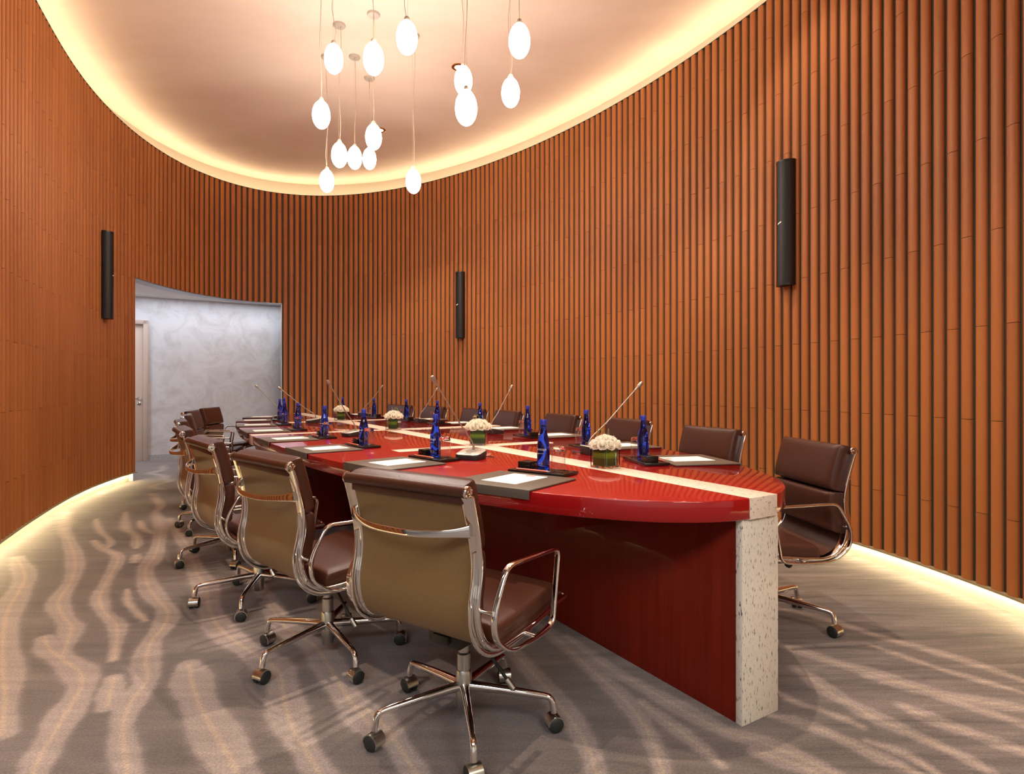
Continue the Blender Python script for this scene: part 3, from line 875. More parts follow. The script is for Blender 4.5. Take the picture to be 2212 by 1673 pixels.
# check orientation of the normal: at the seat it must point up
_y, _z = prof_at(0.15, 0.01); SGN = 1.0 if _z > np.interp(0.15, pls, pl[:, 1]) else -1.0
def prof_pt(x, s, wv): 
    y = np.interp(s, pls, pl[:, 0]); z = np.interp(s, pls, pl[:, 1]); e = 0.02
    a = (np.interp(s + e, pls, pl[:, 0]) - np.interp(s - e, pls, pl[:, 0]), np.interp(s + e, pls, pl[:, 1]) - np.interp(s - e, pls, pl[:, 1]))
    L = math.hypot(*a); n = (a[1] / L, -a[0] / L)   # heading back then up: left-hand side = up/front
    return (x, y + n[0] * wv, z + n[1] * wv)
def pad_mesh(name, s0, s1, width, thick, base, parent, nx=22, nv=14):
    bm = bmesh.new()
    hw = width / 2
    def us(n):      # concentrate samples near the borders
        return [math.copysign(1 - (1 - abs(t)) ** 1.8, t) for t in [-1 + 2 * i / n for i in range(n + 1)]]
    xs, vs_ = us(nx), us(nv)
    def shp(a, b):
        e = lambda q: max(0.0, 1 - abs(q) ** 14) ** 0.30
        f = e(a) * e(b)
        puff = 1 + 0.10 * (1 - a * a) * (1 - b * b)
        groove = 1 - 0.10 * math.exp(-((abs(a) - 0.925) / 0.012) ** 2)
        return f * puff * groove
    top = {}; bot = {}
    for i, a in enumerate(xs):
        for j, b in enumerate(vs_):
            s = (s0 + s1) / 2 + b * (s1 - s0) / 2
            top[i, j] = bm.verts.new(prof_pt(a * hw, s, base + thick * (0.45 + 0.55 * shp(a, b)) if 0 < i < nx and 0 < j < nv else base + thick * 0.42))
            ia, ib = a * 0.985, b * 0.985
            bot[i, j] = bm.verts.new(prof_pt(ia * hw, (s0 + s1) / 2 + ib * (s1 - s0) / 2, base))
    for i in range(nx):
        for j in range(nv):
            bm.faces.new((top[i, j], top[i + 1, j], top[i + 1, j + 1], top[i, j + 1]))
            bm.faces.new((bot[i, j], bot[i, j + 1], bot[i + 1, j + 1], bot[i + 1, j]))
    for i in range(nx):
        bm.faces.new((top[i, 0], bot[i, 0], bot[i + 1, 0], top[i + 1, 0])); bm.faces.new((top[i, nv], top[i + 1, nv], bot[i + 1, nv], bot[i, nv]))
    for j in range(nv):
        bm.faces.new((top[0, j], top[0, j + 1], bot[0, j + 1], bot[0, j])); bm.faces.new((top[nx, j], bot[nx, j], bot[nx, j + 1], top[nx, j + 1]))
    return finish(name, bm, M['leather'], parent, smooth=60)

def make_chair():
    root = empty('swivel_chair')
    # leather sling between the side frames, bronze brown on its back face
    bm = bmesh.new(); n = 60; hw = 0.226
    R = []
    for i in range(n + 1):
        s = 0.005 + (PLEN - 0.03) * i / n
        R.append([bm.verts.new(prof_pt(x, s, w_)) for x, w_ in ((-hw, 0.004), (hw, 0.004), (hw, -0.004), (-hw, -0.004))])
    for a, b in zip(R[:-1], R[1:]):
        for j in range(4):
            f = bm.faces.new((a[j], a[(j + 1) % 4], b[(j + 1) % 4], b[j])); f.material_index = 1 if j == 2 else 0
    bm.faces.new(R[0]); bm.faces.new(R[-1])
    finish('sling', bm, [M['leather'], M['bronze']], root, smooth=50)
    # pads
    o = pad_mesh('seat_pad', 0.015, 0.385, 0.455, 0.050, 0.006, root, nv=20)
    o['label'] = 'brown leather seat cushion'
    o = pad_mesh('back_pad', PLEN - 0.372, PLEN - 0.190, 0.462, 0.058, 0.006, root); o['label'] = 'lower leather back cushion'
    o = pad_mesh('back_pad', PLEN - 0.184, PLEN + 0.016, 0.462, 0.062, 0.006, root); o['label'] = 'upper leather back cushion'
    # side frames
    for sg in (-1, 1):
        bm = bmesh.new()
        pts = [Vector(prof_pt(sg * 0.236, s, 0.0)) for s in np.linspace(0.0, PLEN - 0.012, 70)]
        sweep(bm, pts, rrect(0.036, 0.018, 0.006), ref=(1, 0, 0), scale=lambda t: (1.0 + 0.30 * max(0, (t - 0.72) / 0.28), 1.0 - 0.35 * max(0, (t - 0.78) / 0.22)))
        # stiffening fin along the back of the frame
        fin = [Vector(prof_pt(sg * 0.236, s, -0.008 - 0.012 * math.sin(min(1, max(0, (s - 0.12) / 0.62)) * PI) ** 0.6)) for s in np.linspace(0.12, 0.74, 40)]
        sweep(bm, fin, rrect(0.009, 0.016, 0.003), ref=(1, 0, 0))
        finish('side_frame', bm, M['chrome'], root, smooth=50)
    # rolled top edge and front edge
    for (s_, nm, r_) in ((PLEN, 'top_roll', 0.0165), (0.0, 'front_roll', 0.012)):
        y, z = prof_pt(0, s_, 0)[1:]
        bm = bmesh.new()
        sweep(bm, [(x, y, z) for x in np.linspace(-0.238, 0.238, 12)], circ(r_, 18), ref=(0, 0, 1))
        if nm == 'top_roll':
            box(bm, (0, y + 0.004, z - 0.022), (0.44, 0.010, 0.030), bevel=0.003)
        rl = finish(nm, bm, M['leather'], root, smooth=40)
        for sg in (-1, 1):
            bm = bmesh.new()
            q = Matrix.Translation((sg * 0.238, y, z)) @ Matrix.Rotation(sg * PI / 2, 4, 'Y')
            lathe(bm, [(0, 0), (r_ + 0.0015, 0), (r_ + 0.002, 0.004), (r_, 0.0075), (r_ * 0.72, 0.0085), (r_ * 0.66, 0.006), (r_ * 0.42, 0.006), (r_ * 0.36, 0.009), (0, 0.010)], 20, M4=q)
            finish('end_cap', bm, M['chrome'], rl, smooth=45)
    # bowed brace across the back
    bm = bmesh.new()
    pts = []
    for i in range(29):
        x = -0.232 + 0.464 * i / 28; k = 1 - abs(x / 0.232) ** 2.6
        pts.append((x, -0.256 - 0.008 - 0.066 * k, 0.722 - 0.014 * k))
    sweep(bm, pts, rrect(0.020, 0.008, 0.003), ref=(0, 0, 1), scale=lambda t: 1 + 0.9 * abs(2 * t - 1) ** 7)
    finish('back_brace', bm, M['chrome'], root, smooth=50)
    # armrest loops
    for sg in (-1, 1):
        bm = bmesh.new(); x = sg * 0.292
        loop = [(x, 0.118, 0.602), (x, -0.172, 0.614), (x, -0.236, 0.50), (x, -0.230, 0.425), (x, -0.155, 0.366), (x, 0.000, 0.360), (x, 0.082, 0.370)]
        pts = round_corners(loop, [0.030, 0.034, 0.05, 0.035, 0.05, 0.04, 0.030], 6, closed=True)
        sweep(bm, pts, rrect(0.019, 0.012, 0.005), closed=True, ref=(1, 0, 0))
        for (yy, zz) in ((-0.236, 0.500), (-0.02, 0.366)):
            sweep(bm, [(sg * 0.240, yy, zz), (x, yy - 0.002, zz)], circ(0.0065, 10), ref=(0, 0, 1))
        finish('armrest', bm, M['chrome'], root, smooth=50)
    # screws on the frames
    for sg in (-1, 1):
        for s_ in (0.24, 0.49):
            p = Vector(prof_pt(sg * 0.25, s_, -0.004))
            bm = bmesh.new(); lathe(bm, [(0, 0), (0.006, 0), (0.005, 0.004), (0, 0.0045)], 10, M4=Matrix.Translation(p) @ Matrix.Rotation(sg * PI / 2, 4, 'Y'))
            finish('screw', bm, M['chrome'], root)
    # seat spreader
    bm = bmesh.new()
    for yy, zz in ((0.09, 0.372), (-0.07, 0.358)):
        sweep(bm, [(-0.232, yy, zz), (-0.10, yy, zz - 0.006), (0.10, yy, zz - 0.006), (0.232, yy, zz)], rrect(0.024, 0.010, 0.003), ref=(0, 1, 0))
    finish('seat_stretcher', bm, M['chrome'], root, smooth=45)
    # tilt mechanism
    bm = bmesh.new()
    box(bm, (0, -0.005, 0.332), (0.105, 0.20, 0.030), bevel=0.006)
    box(bm, (0, -0.050, 0.314), (0.130, 0.105, 0.044), bevel=0.006)
    box(bm, (0, -0.108, 0.322), (0.060, 0.03, 0.028), bevel=0.004)
    box(bm, (0, 0.07, 0.345), (0.075, 0.09, 0.020), bevel=0.004)
    finish('tilt_mechanism', bm, M['mech'], root)
    bm = bmesh.new()
    sweep(bm, [(-0.05, -0.03, 0.318), (-0.16, -0.025, 0.322)], circ(0.0055, 8), ref=(0, 0, 1))
    lathe(bm, [(0, 0), (0.012, 0), (0.016, 0.006), (0.016, 0.018), (0.010, 0.022), (0, 0.022)], 16, M4=Matrix.Translation((-0.155, -0.025, 0.322)) @ Matrix.Rotation(-PI / 2, 4, 'Y'))
    finish('height_lever', bm, M['black'], root)
    bm = bmesh.new()
    lathe(bm, [(0, 0), (0.017, 0), (0.017, 0.030), (0.014, 0.033), (0, 0.033)], 18, M4=Matrix.Translation((0.060, 0.075, 0.320)) @ Matrix.Rotation(PI / 2, 4, 'Y'))
    finish('tension_knob', bm, M['chrome'], root)
    bm = bmesh.new()
    pts = smooth_pts([(0.05, -0.01, 0.315), (0.085, -0.012, 0.295), (0.12, -0.005, 0.25), (0.17, 0.01, 0.185)], 4)
    sweep(bm, pts, circ(0.0055, 8), ref=(0, 1, 0))
    lv = finish('tilt_lever', bm, M['black'], root)
    bm = bmesh.new(); sweep(bm, [(0.166, 0.009, 0.190), (0.188, 0.016, 0.162)], circ(0.0095, 10), ref=(0, 1, 0))
    finish('lever_tip', bm, M['brushed'], lv)
    # column
    bm = bmesh.new()
    lathe(bm, [(0, 0.045), (0.021, 0.045), (0.024, 0.050), (0.026, 0.10), (0.027, 0.175), (0.024, 0.182), (0, 0.182)], 28)
    finish('column_hub', bm, M['brushed'], root)
    bm = bmesh.new()
    lathe(bm, [(0, 0.18), (0.0225, 0.18), (0.0225, 0.235), (0.0175, 0.240), (0.0175, 0.305), (0, 0.305)], 28)
    finish('gas_column', bm, M['brushed'], root)
    return root

def add_base(root, phase, cast):
    """five star legs, each with its caster, the star turned by phase"""
    for k in range(5):
        a = phase + k * 2 * PI / 5
        d = Vector((math.cos(a), math.sin(a), 0))
        key = 'leg'
        if key not in LEGM:
            bm = bmesh.new()
            pts = smooth_pts([(0.018, 0, 0.128), (0.10, 0, 0.124), (0.20, 0, 0.117), (0.262, 0, 0.112)], 3)[:-1] + round_corners([(0.262, 0, 0.112), (0.292, 0, 0.107), (0.300, 0, 0.060)], 0.025, 5)
            sweep(bm, pts, circ(0.0138, 12, 0.0138), ref=(0, 1, 0), scale=lambda t: 1.18 - 0.45 * min(1, t / 0.6) + 0.12 * max(0, (t - 0.8) / 0.2))
            lg = finish('leg', bm, M['chrome'], None, smooth=50)
            bm = bmesh.new()
            # hood: part cylinder around the wheel axis (axis = local y)
            for i in range(1):
                R0, n0 = 0.0275, 16
                prof = []
                arc = [math.radians(-25 + 205 * q / n0) for q in range(n0 + 1)]
                outer = [(R0 * math.cos(t), R0 * math.sin(t)) for t in arc]
                inn = [((R0 - 0.003) * math.cos(t), (R0 - 0.003) * math.sin(t)) for t in reversed(arc)]
                ring = outer + inn
                lo = [bm.verts.new((x, -0.022, z)) for x, z in ring]; hi = [bm.verts.new((x, 0.022, z)) for x, z in ring]
                m_ = len(ring)
                for q in range(m_): bm.faces.new((lo[q], lo[(q + 1) % m_], hi[(q + 1) % m_], hi[q]))
                for q in range(n0):
                    bm.faces.new((lo[q], lo[q + 1], lo[m_ - 2 - q], lo[m_ - 1 - q])); bm.faces.new((hi[q], hi[q + 1], hi[m_ - 2 - q], hi[m_ - 1 - q]))
            hood = finish('caster_hood', bm, M['brushed'], lg, smooth=40)
            bm = bmesh.new()
            for sg in (-1, 1):
                lathe(bm, [(0, 0), (0.016, 0), (0.0225, 0.002), (0.0255, 0.006), (0.0255, 0.016), (0.022, 0.0195), (0.010, 0.0215), (0, 0.0215)], 24,
                      M4=Matrix.Translation((0, sg * 0.003, 0)) @ Matrix.Rotation(-sg * PI / 2, 4, 'X'))
            wh = finish('caster_wheel', bm, M['tyre'], lg, smooth=40)
            LEGM['leg'], LEGM['hood'], LEGM['wheel'] = lg.data, hood.data, wh.data
            for o in (lg, hood, wh): bpy.data.objects.remove(o)
        lg = bpy.data.objects.new('leg', LEGM['leg']); COL.objects.link(lg); lg.parent = root
        lg.rotation_euler = (0, 0, a)
        for nm in ('hood', 'wheel'):
            o = bpy.data.objects.new('caster_' + nm, LEGM[nm]); COL.objects.link(o); o.parent = lg
            o.location = (0.300, 0, 0.0262)
            o.rotation_euler = (0, 0, cast[k % len(cast)])
LEGM = {}
ORD = ['nearest', 'second', 'third', 'fourth', 'fifth', 'sixth', 'seventh', 'farthest']
# (x, y, facing in degrees, world phase of the star in degrees)
CH_L = [(-0.160, 1.973, 56, -8), (-0.769, 2.483, 47, 19), (-1.331, 3.129, 40, -10), (-1.85, 3.88, 34, 15), (-2.33, 4.72, 31, 40), None, None, None]
def seat_pose(s, t, deg, ph):
    p = tp(s, t); return (p.x, p.y, deg, ph)
CH_L[5] = seat_pose(4.93, -1.20, 27, 10)
CH_L[6] = seat_pose(5.86, -1.12, 16, 50)
CH_L[7] = seat_pose(6.62, -0.90, 4, 30)
CH_R = [(1.195, 2.825, 186, 324), (1.03, 3.66, 205, 12), seat_pose(2.30, 1.24, 208, 40), seat_pose(3.18, 1.25, 211, 20), seat_pose(4.12, 1.24, 212, 66), seat_pose(4.84, 1.22, 215, 5), seat_pose(5.73, 1.13, 222, 30), seat_pose(6.42, 0.96, 232, 50)]
chair0 = make_chair()
LBL_L = ['brown leather swivel chair on the left side, nearest the camera, bronze back facing us',
         'second brown leather swivel chair from the camera along the left side of the table',
         'third brown leather swivel chair from the camera along the left side of the table',
         'fourth brown leather swivel chair from the camera along the left side, half hidden',
         'fifth brown leather swivel chair from the camera along the left side, mostly hidden',
         'sixth brown leather swivel chair from the camera along the left side, only edges showing',
         'brown leather swivel chair on the left, second from the far end, back pads visible',
         'brown leather swivel chair at the far left end, in front of the grey plaster']
LBL_R = ['brown leather swivel chair at the right of the granite end slab, fully visible side',
         'brown leather chair back above the nearest grey mat on the right side',
         'brown leather chair back behind the nearest microphone on the right side',
         'fourth brown leather chair back from the camera along the right side of the table',
         'fifth brown leather chair back from the camera along the right side of the table',
         'sixth brown leather chair back from the camera along the right side of the table',
         'second farthest brown leather chair back on the right side of the table',
         'farthest brown leather chair back on the right side, behind the second farthest vase']
allc = [(c, l) for c, l in zip(CH_L, LBL_L)] + [(c, l) for c, l in zip(CH_R, LBL_R)]
for i, ((x, y, deg, ph), lab) in enumerate(allc):
    r = chair0 if i == 0 else copy_tree(chair0)
    if i == 0: r0_children = None
    r.location = (x, y, 0); r.rotation_euler = (0, 0, math.radians(deg - 90))
    tag(r, lab, 'chair', 'swivel chairs around the conference table')
# bases get their own phase, so they are added after the shells are copied
roots = [o for o in COL.objects if o.name.split('.')[0] == 'swivel_chair']
for r, ((x, y, deg, ph), lab) in zip(roots, allc):
    rnd = random.Random(int(ph * 7 + x * 100))
    add_base(r, math.radians(ph - (deg - 90)), [rnd.uniform(0, 2 * PI) for _ in range(5)])

# ================================================================== PLACE SETTINGS
def text_mesh(txt, size, shear=0.0, extr=0.0002):
    c = bpy.data.curves.new('t', 'FONT'); c.body = txt; c.size = size; c.shear = shear; c.extrude = extr
    c.align_x = 'CENTER'; c.align_y = 'CENTER'; c.resolution_u = 3
    o = bpy.data.objects.new('t', c); COL.objects.link(o)
    dg = bpy.context.evaluated_depsgraph_get()
    me = bpy.data.meshes.new_from_object(o.evaluated_get(dg))
    bpy.data.objects.remove(o); bpy.data.curves.remove(c)
    return me
def wrap_label(lines, radius, parent, name, mat, a0=0.0):
    bm = bmesh.new()
    for txt, size, z, sh in lines:
        me = text_mesh(txt, size, sh)
        b2 = bmesh.new(); b2.from_mesh(me); bpy.data.meshes.remove(me)
        bmesh.ops.triangulate(b2, faces=b2.faces)
        bmesh.ops.subdivide_edges(b2, edges=[e for e in b2.edges if e.calc_length() > 0.006], cuts=1)
        for v in b2.verts:
            x, y, q = v.co
            a = a0 + x / radius
            v.co = ((radius + 0.0003 + q) * math.cos(a), (radius + 0.0003 + q) * math.sin(a), z + y)
        me2 = bpy.data.meshes.new('t'); b2.to_mesh(me2); b2.free(); bm.from_mesh(me2); bpy.data.meshes.remove(me2)
    return finish(name, bm, mat, parent, smooth=0)
protos = {}
# desk mat: local +y points away from the sitter, origin at the middle of the mat
r = empty('desk_mat')
bm = bmesh.new()
box(bm, (0, 0, 0.003), (0.375, 0.325, 0.006), bevel=0.0015)
finish('mat_top', bm, M['blotter'], r)
bm = bmesh.new(); box(bm, (0, -0.1655, -0.011), (0.375, 0.005, 0.034), bevel=0.0015)
finish('front_lip', bm, M['blotter'], r)
protos['desk_mat'] = r
r = empty('note_paper')
bm = bmesh.new(); box(bm, (0, 0, 0.0008), (0.165, 0.215, 0.0016))
finish('sheet', bm, M['paper'], r, smooth=0)
bm = bmesh.new(); box(bm, (0.0, 0.0, 0), (0.040, 0.022, 0.0004), mat=0)
for k in range(5): box(bm, (-0.013 + 0.0065 * k, 0.001, 0.0003), (0.0035, 0.006 + 0.002 * (k % 2), 0.0003), mat=1)
o = finish('logo', bm, [M['logo'], M['logo_w']], r, smooth=0); o.location = (0.012, 0.090, 0.0018); o['label'] = 'small red printed emblem'
protos['note_paper'] = r
r = empty('tray')
bm = bmesh.new()
box(bm, (0, 0, 0.0065), (0.275, 0.125, 0.013), bevel=0.002)
finish('tray_body', bm, M['tray'], r)
bm = bmesh.new()
lathe(bm, [(0.030, 0.0), (0.034, 0.0), (0.034, 0.0015), (0.030, 0.0015), (0.030, 0.0)], 24, c=(0.085, 0.010, 0.0128))
finish('round_rim', bm, M['tray'], r)
protos['tray'] = r
bm = bmesh.new(); box(bm, (0, 0, 0.015), (0.062, 0.062, 0.029), bevel=0.0015)
r = finish('small_box', bm, M['tray']); 
bm = bmesh.new(); box(bm, (0, 0, 0.0225), (0.0632, 0.0632, 0.0008)); finish('lid_line', bm, M['black'], r, smooth=0)
protos['small_box'] = r
r = empty('pencil')
def rodx(x0, x1, r0, r1, n, z=0.0037):
    bm = bmesh.new()
    lathe(bm, [(0, 0), (r0, 0), (r1, x1 - x0), (0, x1 - x0)], n, M4=Matrix.Translation((x0, 0, z)) @ Matrix.Rotation(PI / 2, 4, 'Y'))
    return bm
finish('barrel', rodx(-0.085, 0.068, 0.0037, 0.0037, 6), M['pencil'], r, smooth=0)
finish('point', rodx(0.068, 0.084, 0.0036, 0.0010, 10), M['wood'], r)
finish('lead', rodx(0.084, 0.089, 0.0010, 0.0002, 8), M['lead'], r)
protos['pencil'] = r
# blue water bottle
r = empty('water_bottle')
bm = bmesh.new()
lathe(bm, [(0, 0.004), (0.018, 0.002), (0.0245, 0.0), (0.0265, 0.004), (0.0268, 0.02), (0.0268, 0.095), (0.0262, 0.108), (0.0235, 0.125), (0.0185, 0.145), (0.0145, 0.162), (0.0125, 0.178), (0.0120, 0.192), (0.0, 0.192)], 36)
finish('glass_body', bm, M['cobalt'], r, smooth=50)
bm = bmesh.new()
lathe(bm, [(0.0118, 0.189), (0.0145, 0.190), (0.0150, 0.194), (0.0138, 0.197), (0.0142, 0.200), (0.0142, 0.210), (0.0125, 0.2125), (0, 0.2125)], 28)
finish('cap', bm, M['cobalt_cap'], r, smooth=35)
wrap_label([('Saratoga', 0.0150, 0.088, 0.35), ('SPRING WATER', 0.0045, 0.070, 0), ('28 OZ', 0.0035, 0.022, 0), ('NATURAL', 0.0038, 0.029, 0)], 0.0269, r, 'label_print', M['print'], a0=-PI / 2)
protos['water_bottle'] = r
r = empty('drinking_glass')
bm = bmesh.new()
lathe(bm, [(0.0300, 0.0), (0.0305, 0.0008), (0.0288, 0.0835), (0.0272, 0.0835), (0.0290, 0.0008), (0.0300, 0.0)], 40)
bmesh.ops.remove_doubles(bm, verts=bm.verts, dist=1e-6)
finish('side_wall', bm, M['thin_glass'], r, smooth=40)
bm = bmesh.new()
lathe(bm, [(0, 0.0875), (0.018, 0.0868), (0.0250, 0.0838), (0.0288, 0.0838), (0.0284, 0.093), (0.0262, 0.1005), (0.019, 0.103), (0, 0.1025)], 40)
finish('thick_base', bm, M['glass'], r, smooth=40)
protos['drinking_glass'] = r

LS = [(0.704, -0.547, 58), (1.416, -0.797, 50), (2.25, -0.900, 41), (3.03, -0.945, 36), (3.90, -0.94, 31), (4.70, -0.885, 26), (5.52, -0.77, 17), (6.22, -0.62, 5)]
RS = [(0.767, 0.543, 182), (1.47, 0.79, 199), (2.32, 0.885, 205), (3.14, 0.925, 210), (4.02, 0.92, 213), (4.74, 0.86, 217), (5.53, 0.76, 226), (6.28, 0.61, 238)]
used = set()
POS = {}
for sd, arr in (('left', LS), ('right', RS)):
    for i, a in enumerate(arr):
        if i == 0: w_ = 'nearest the camera on the %s side' % sd
        elif i == 7: w_ = 'farthest from the camera on the %s side' % sd
        else: w_ = '%s from the camera along the %s side' % (ORD[i], sd)
        POS[sd, i] = w_
DESC = {
 'desk_mat': ('grey leather desk mat, {}', 'desk mat', 'grey desk mats along the table edge'),
 'note_paper': ('white notepaper with red emblem on the mat {}', 'notepaper', 'sheets of notepaper on the desk mats'),
 'tray': ('black lacquer tray, {}', 'tray', 'black trays beyond the desk mats'),
 'small_box': ('small black box on the tray {}', 'box', 'small black boxes on the trays'),
 'pencil': ('salmon pencil on the tray {}', 'pencil', 'pencils on the trays'),
 'water_bottle': ('blue glass water bottle, {}', 'bottle', 'blue water bottles on the trays'),
 'drinking_glass': ('upturned clear glass tumbler, {}', 'glass', 'upturned tumblers on the trays'),
}
def put(kind, x, y, z, rz, where):
    if kind in used: o = copy_tree(protos[kind])
    else: o = protos[kind]; used.add(kind)
    o.location = (x, y, z); o.rotation_euler = (0, 0, rz)
    d, c_, g = DESC[kind]
    tag(o, d.format(where), c_, g)
    return o
for sd, arr in (('left', LS), ('right', RS)):
    for i, (s_, t_, deg) in enumerate(arr):
        p = tp(s_, t_); f = Vector((math.cos(math.radians(deg)), math.sin(math.radians(deg)))); rt = Vector((f.y, -f.x)); rz = math.radians(deg - 90)
        wv = POS[sd, i]
        rr = random.Random(i * 3 + (sd == 'left') * 50)
        # shift the mat so its lip sits just outside the table edge
        def inside(q):
            L_ = q - tp(3.555, -0.04); x_, y_ = L_.dot(U), -L_.dot(V)
            return (abs(x_) / (TA + 0.001)) ** TE + (abs(y_) / (TB + 0.001)) ** TE < 1
        # walk out to the table edge, turn the setting square to it, hang the lip just outside
        cen = tp(3.555, -0.04)
        for rep in range(4):
            g = p.copy()
            while inside(g): g = g - f * 0.002
            L_ = g - cen; x_, y_ = L_.dot(U), L_.dot(V)
            gx_ = math.copysign(abs(x_ / TA) ** (TE - 1) / TA, x_); gy_ = math.copysign(abs(y_ / TB) ** (TE - 1) / TB, y_)
            f2 = -(gx_ * U + gy_ * V).normalized()
            f = (f + f2).normalized()
        f = f2; rt = Vector((f.y, -f.x)); rz = math.atan2(f.y, f.x) - PI / 2
        base = g + f * 0.161
        put('desk_mat', base.x, base.y, TZ + 0.0016, rz, wv)
        q = base + f * 0.010 + rt * rr.uniform(-0.01, 0.01)
        put('note_paper', q.x, q.y, TZ + 0.0078, rz + rr.uniform(-0.03, 0.03), wv)
        q = p + f * 0.245
        q = base + f * 0.238 - rt * 0.02
        put('tray', q.x, q.y, TZ + 0.0014, rz, wv)
        zt = TZ + 0.0146
        a = q - rt * 0.088 + f * 0.018; put('small_box', a.x, a.y, zt, rz, wv)
        a = q - rt * 0.005 + f * 0.014; put('water_bottle', a.x, a.y, zt, rz + rr.uniform(-0.25, 0.25), wv)
        a = q + rt * 0.068 + f * 0.016; put('drinking_glass', a.x, a.y, zt, rz, wv)
        a = q - rt * 0.015 - f * 0.050; put('pencil', a.x, a.y, zt, rz + 0.0, wv)

# ================================================================== MICROPHONES
def make_mic(base_xy, rz, tip, label, silver=True):
    """base at base_xy, its low front edge towards local -y; tip is a world point"""
    root = empty('desk_microphone', (base_xy.x, base_xy.y, TZ + 0.0014), rz)
    tag(root, label, 'microphone', 'gooseneck conference microphones')
    bm = bmesh.new()
    fp = [(x * 1.0, y) for x, y in rrect(0.138, 0.130, 0.032, 5)]
    def hh(y): return 0.023 + 0.022 * (y + 0.071) / 0.142
    lo = [bm.verts.new((x * 0.93, y * 0.93, 0)) for x, y in fp]
    mid = [bm.verts.new((x, y, hh(y) * 0.72)) for x, y in fp]
    hi = [bm.verts.new((x * 0.97, y * 0.97, hh(y))) for x, y in fp]
    n = len(fp)
    for a, b in ((lo, mid), (mid, hi)):
        for i in range(n): bm.faces.new((a[i], a[(i + 1) % n], b[(i + 1) % n], b[i]))
    bm.faces.new(lo); bm.faces.new(hi)
    finish('housing', bm, M['mic_dark'], root, smooth=50)
    bm = bmesh.new()
    a = [bm.verts.new((x * 0.95, y * 0.95, hh(y * 0.95) + 0.0003)) for x, y in fp]; b = [bm.verts.new((x * 0.90, y * 0.90, hh(y * 0.9) + 0.0035)) for x, y in fp]
    for i in range(n): bm.faces.new((a[i], a[(i + 1) % n], b[(i + 1) % n], b[i]))
    bm.faces.new(b); bm.faces.new(a)
    pan = finish('top_panel', bm, M['mic_silver'], root, smooth=50)
    bm = bmesh.new()
    sl_ = math.atan2(0.022, 0.142)
    lathe(bm, [(0, 0), (0.032, 0), (0.031, 0.0012), (0, 0.0012)], 24, M4=Matrix.Translation((0, 0.012, hh(0.012) + 0.0036)) @ Matrix.Rotation(sl_, 4, 'X'), sx=1.0, sy=1.25)
    finish('dial', bm, M['mic_grey'], pan)
    bm = bmesh.new()
    for x, y, w_, h_ in ((0, -0.040, 0.034, 0.005), (0.038, 0.020, 0.006, 0.006), (0.038, 0.032, 0.006, 0.006)):
        box(bm, (x, y, hh(y) + 0.0042), (w_, h_, 0.0015), bevel=0.0004)
    finish('button', bm, M['mic_grey'], pan)
    # gooseneck
    inv = Matrix.Rotation(-rz, 4, 'Z') @ Matrix.Translation((-base_xy.x, -base_xy.y, -(TZ + 0.0014)))
    T = inv @ Vector(tip)
    b0 = Vector((0, 0.030, hh(0.03)))
    up = b0 + Vector((0, 0, 0.05))
    d = (T - up)
    pts = smooth_pts([b0, b0 + Vector((T.x * 0.05, T.y * 0.05, 0.045)), b0.lerp(T, 0.35) + Vector((0, 0, 0.012)), b0.lerp(T, 0.7) + Vector((0, 0, 0.006)), T], 6)
    bm = bmesh.new()
    sweep(bm, pts, circ(0.0036, 10), ref=(1, 0, 0))
    sweep(bm, [b0 - Vector((0, 0, 0.003)), pts[4]], circ(0.0085, 12), ref=(1, 0, 0), scale=lambda t: 1 - 0.45 * t)
    neck = finish('gooseneck', bm, M['stem'], root, smooth=60)
    bm = bmesh.new()
    dd = (pts[-1] - pts[-4]).normalized(); Q = Matrix.Translation(T) @ dd.to_track_quat('Z', 'Y').to_matrix().to_4x4()
    lathe(bm, [(0, -0.045), (0.0050, -0.043), (0.0066, -0.022), (0.0060, -0.016), (0.0095, -0.010), (0.0110, 0.000), (0.0110, 0.016), (0.0085, 0.024), (0, 0.026)], 18, M4=Q)
    finish('capsule', bm, M['stem'], neck, smooth=50)
    # cable to the notch
    bm = bmesh.new()
    pts = smooth_pts([(0.02, 0.052, 0.012), (0.03, 0.075, 0.006), (0.055, 0.095, 0.0035), (0.085, 0.085, 0.0035), (0.10, 0.06, 0.0035)], 5)
    sweep(bm, pts, circ(0.0025, 8), ref=(0, 0, 1))
    finish('cable', bm, M['mic_dark'], root, smooth=60)
    return root
def ray(px, py, d): return Vector(((px - 1106) / FPX * d, d, CH + (HZ - py) / FPX * d))
def tp_px(px, py):
    d = (CH - TZ) * FPX / (py - HZ); return Vector(((px - 1106) / FPX * d, d))
MICS = [  # base px, facing of sitter side, tip px, depth offset of the tip
 ((1018, 992), 68, (938, 822), -0.14, 'nearest gooseneck microphone on the left side, silver base between mats'),
 ((760, 943), 40, (710, 828), -0.12, 'second gooseneck microphone from the camera on the left side'),
 ((676, 914), 34, (605, 840), -0.10, 'third gooseneck microphone from the camera on the left side'),
 ((606, 904), 20, (555, 836), -0.08, 'farthest gooseneck microphone on the left side, against grey plaster'),
 ((1282, 981), 200, (1381, 833), 0.10, 'nearest gooseneck microphone on the right side, behind the front vase'),
 ((1068, 937), 208, (1104, 838), 0.10, 'second gooseneck microphone from the camera on the right side'),
 ((912, 913), 214, (943, 842), 0.08, 'third gooseneck microphone from the camera on the right side'),
 ((787, 899), 225, (825, 836), 0.06, 'farthest gooseneck microphone on the right side'),
]
for (bx, by), deg, (tx, ty), off, lab in MICS:
    b = tp_px(bx, by)
    tip = ray(tx, ty, b.y + off)
    tip.z = min(max(tip.z, 1.08), 1.17)
    make_mic(b, math.radians(deg - 90), tip, lab)

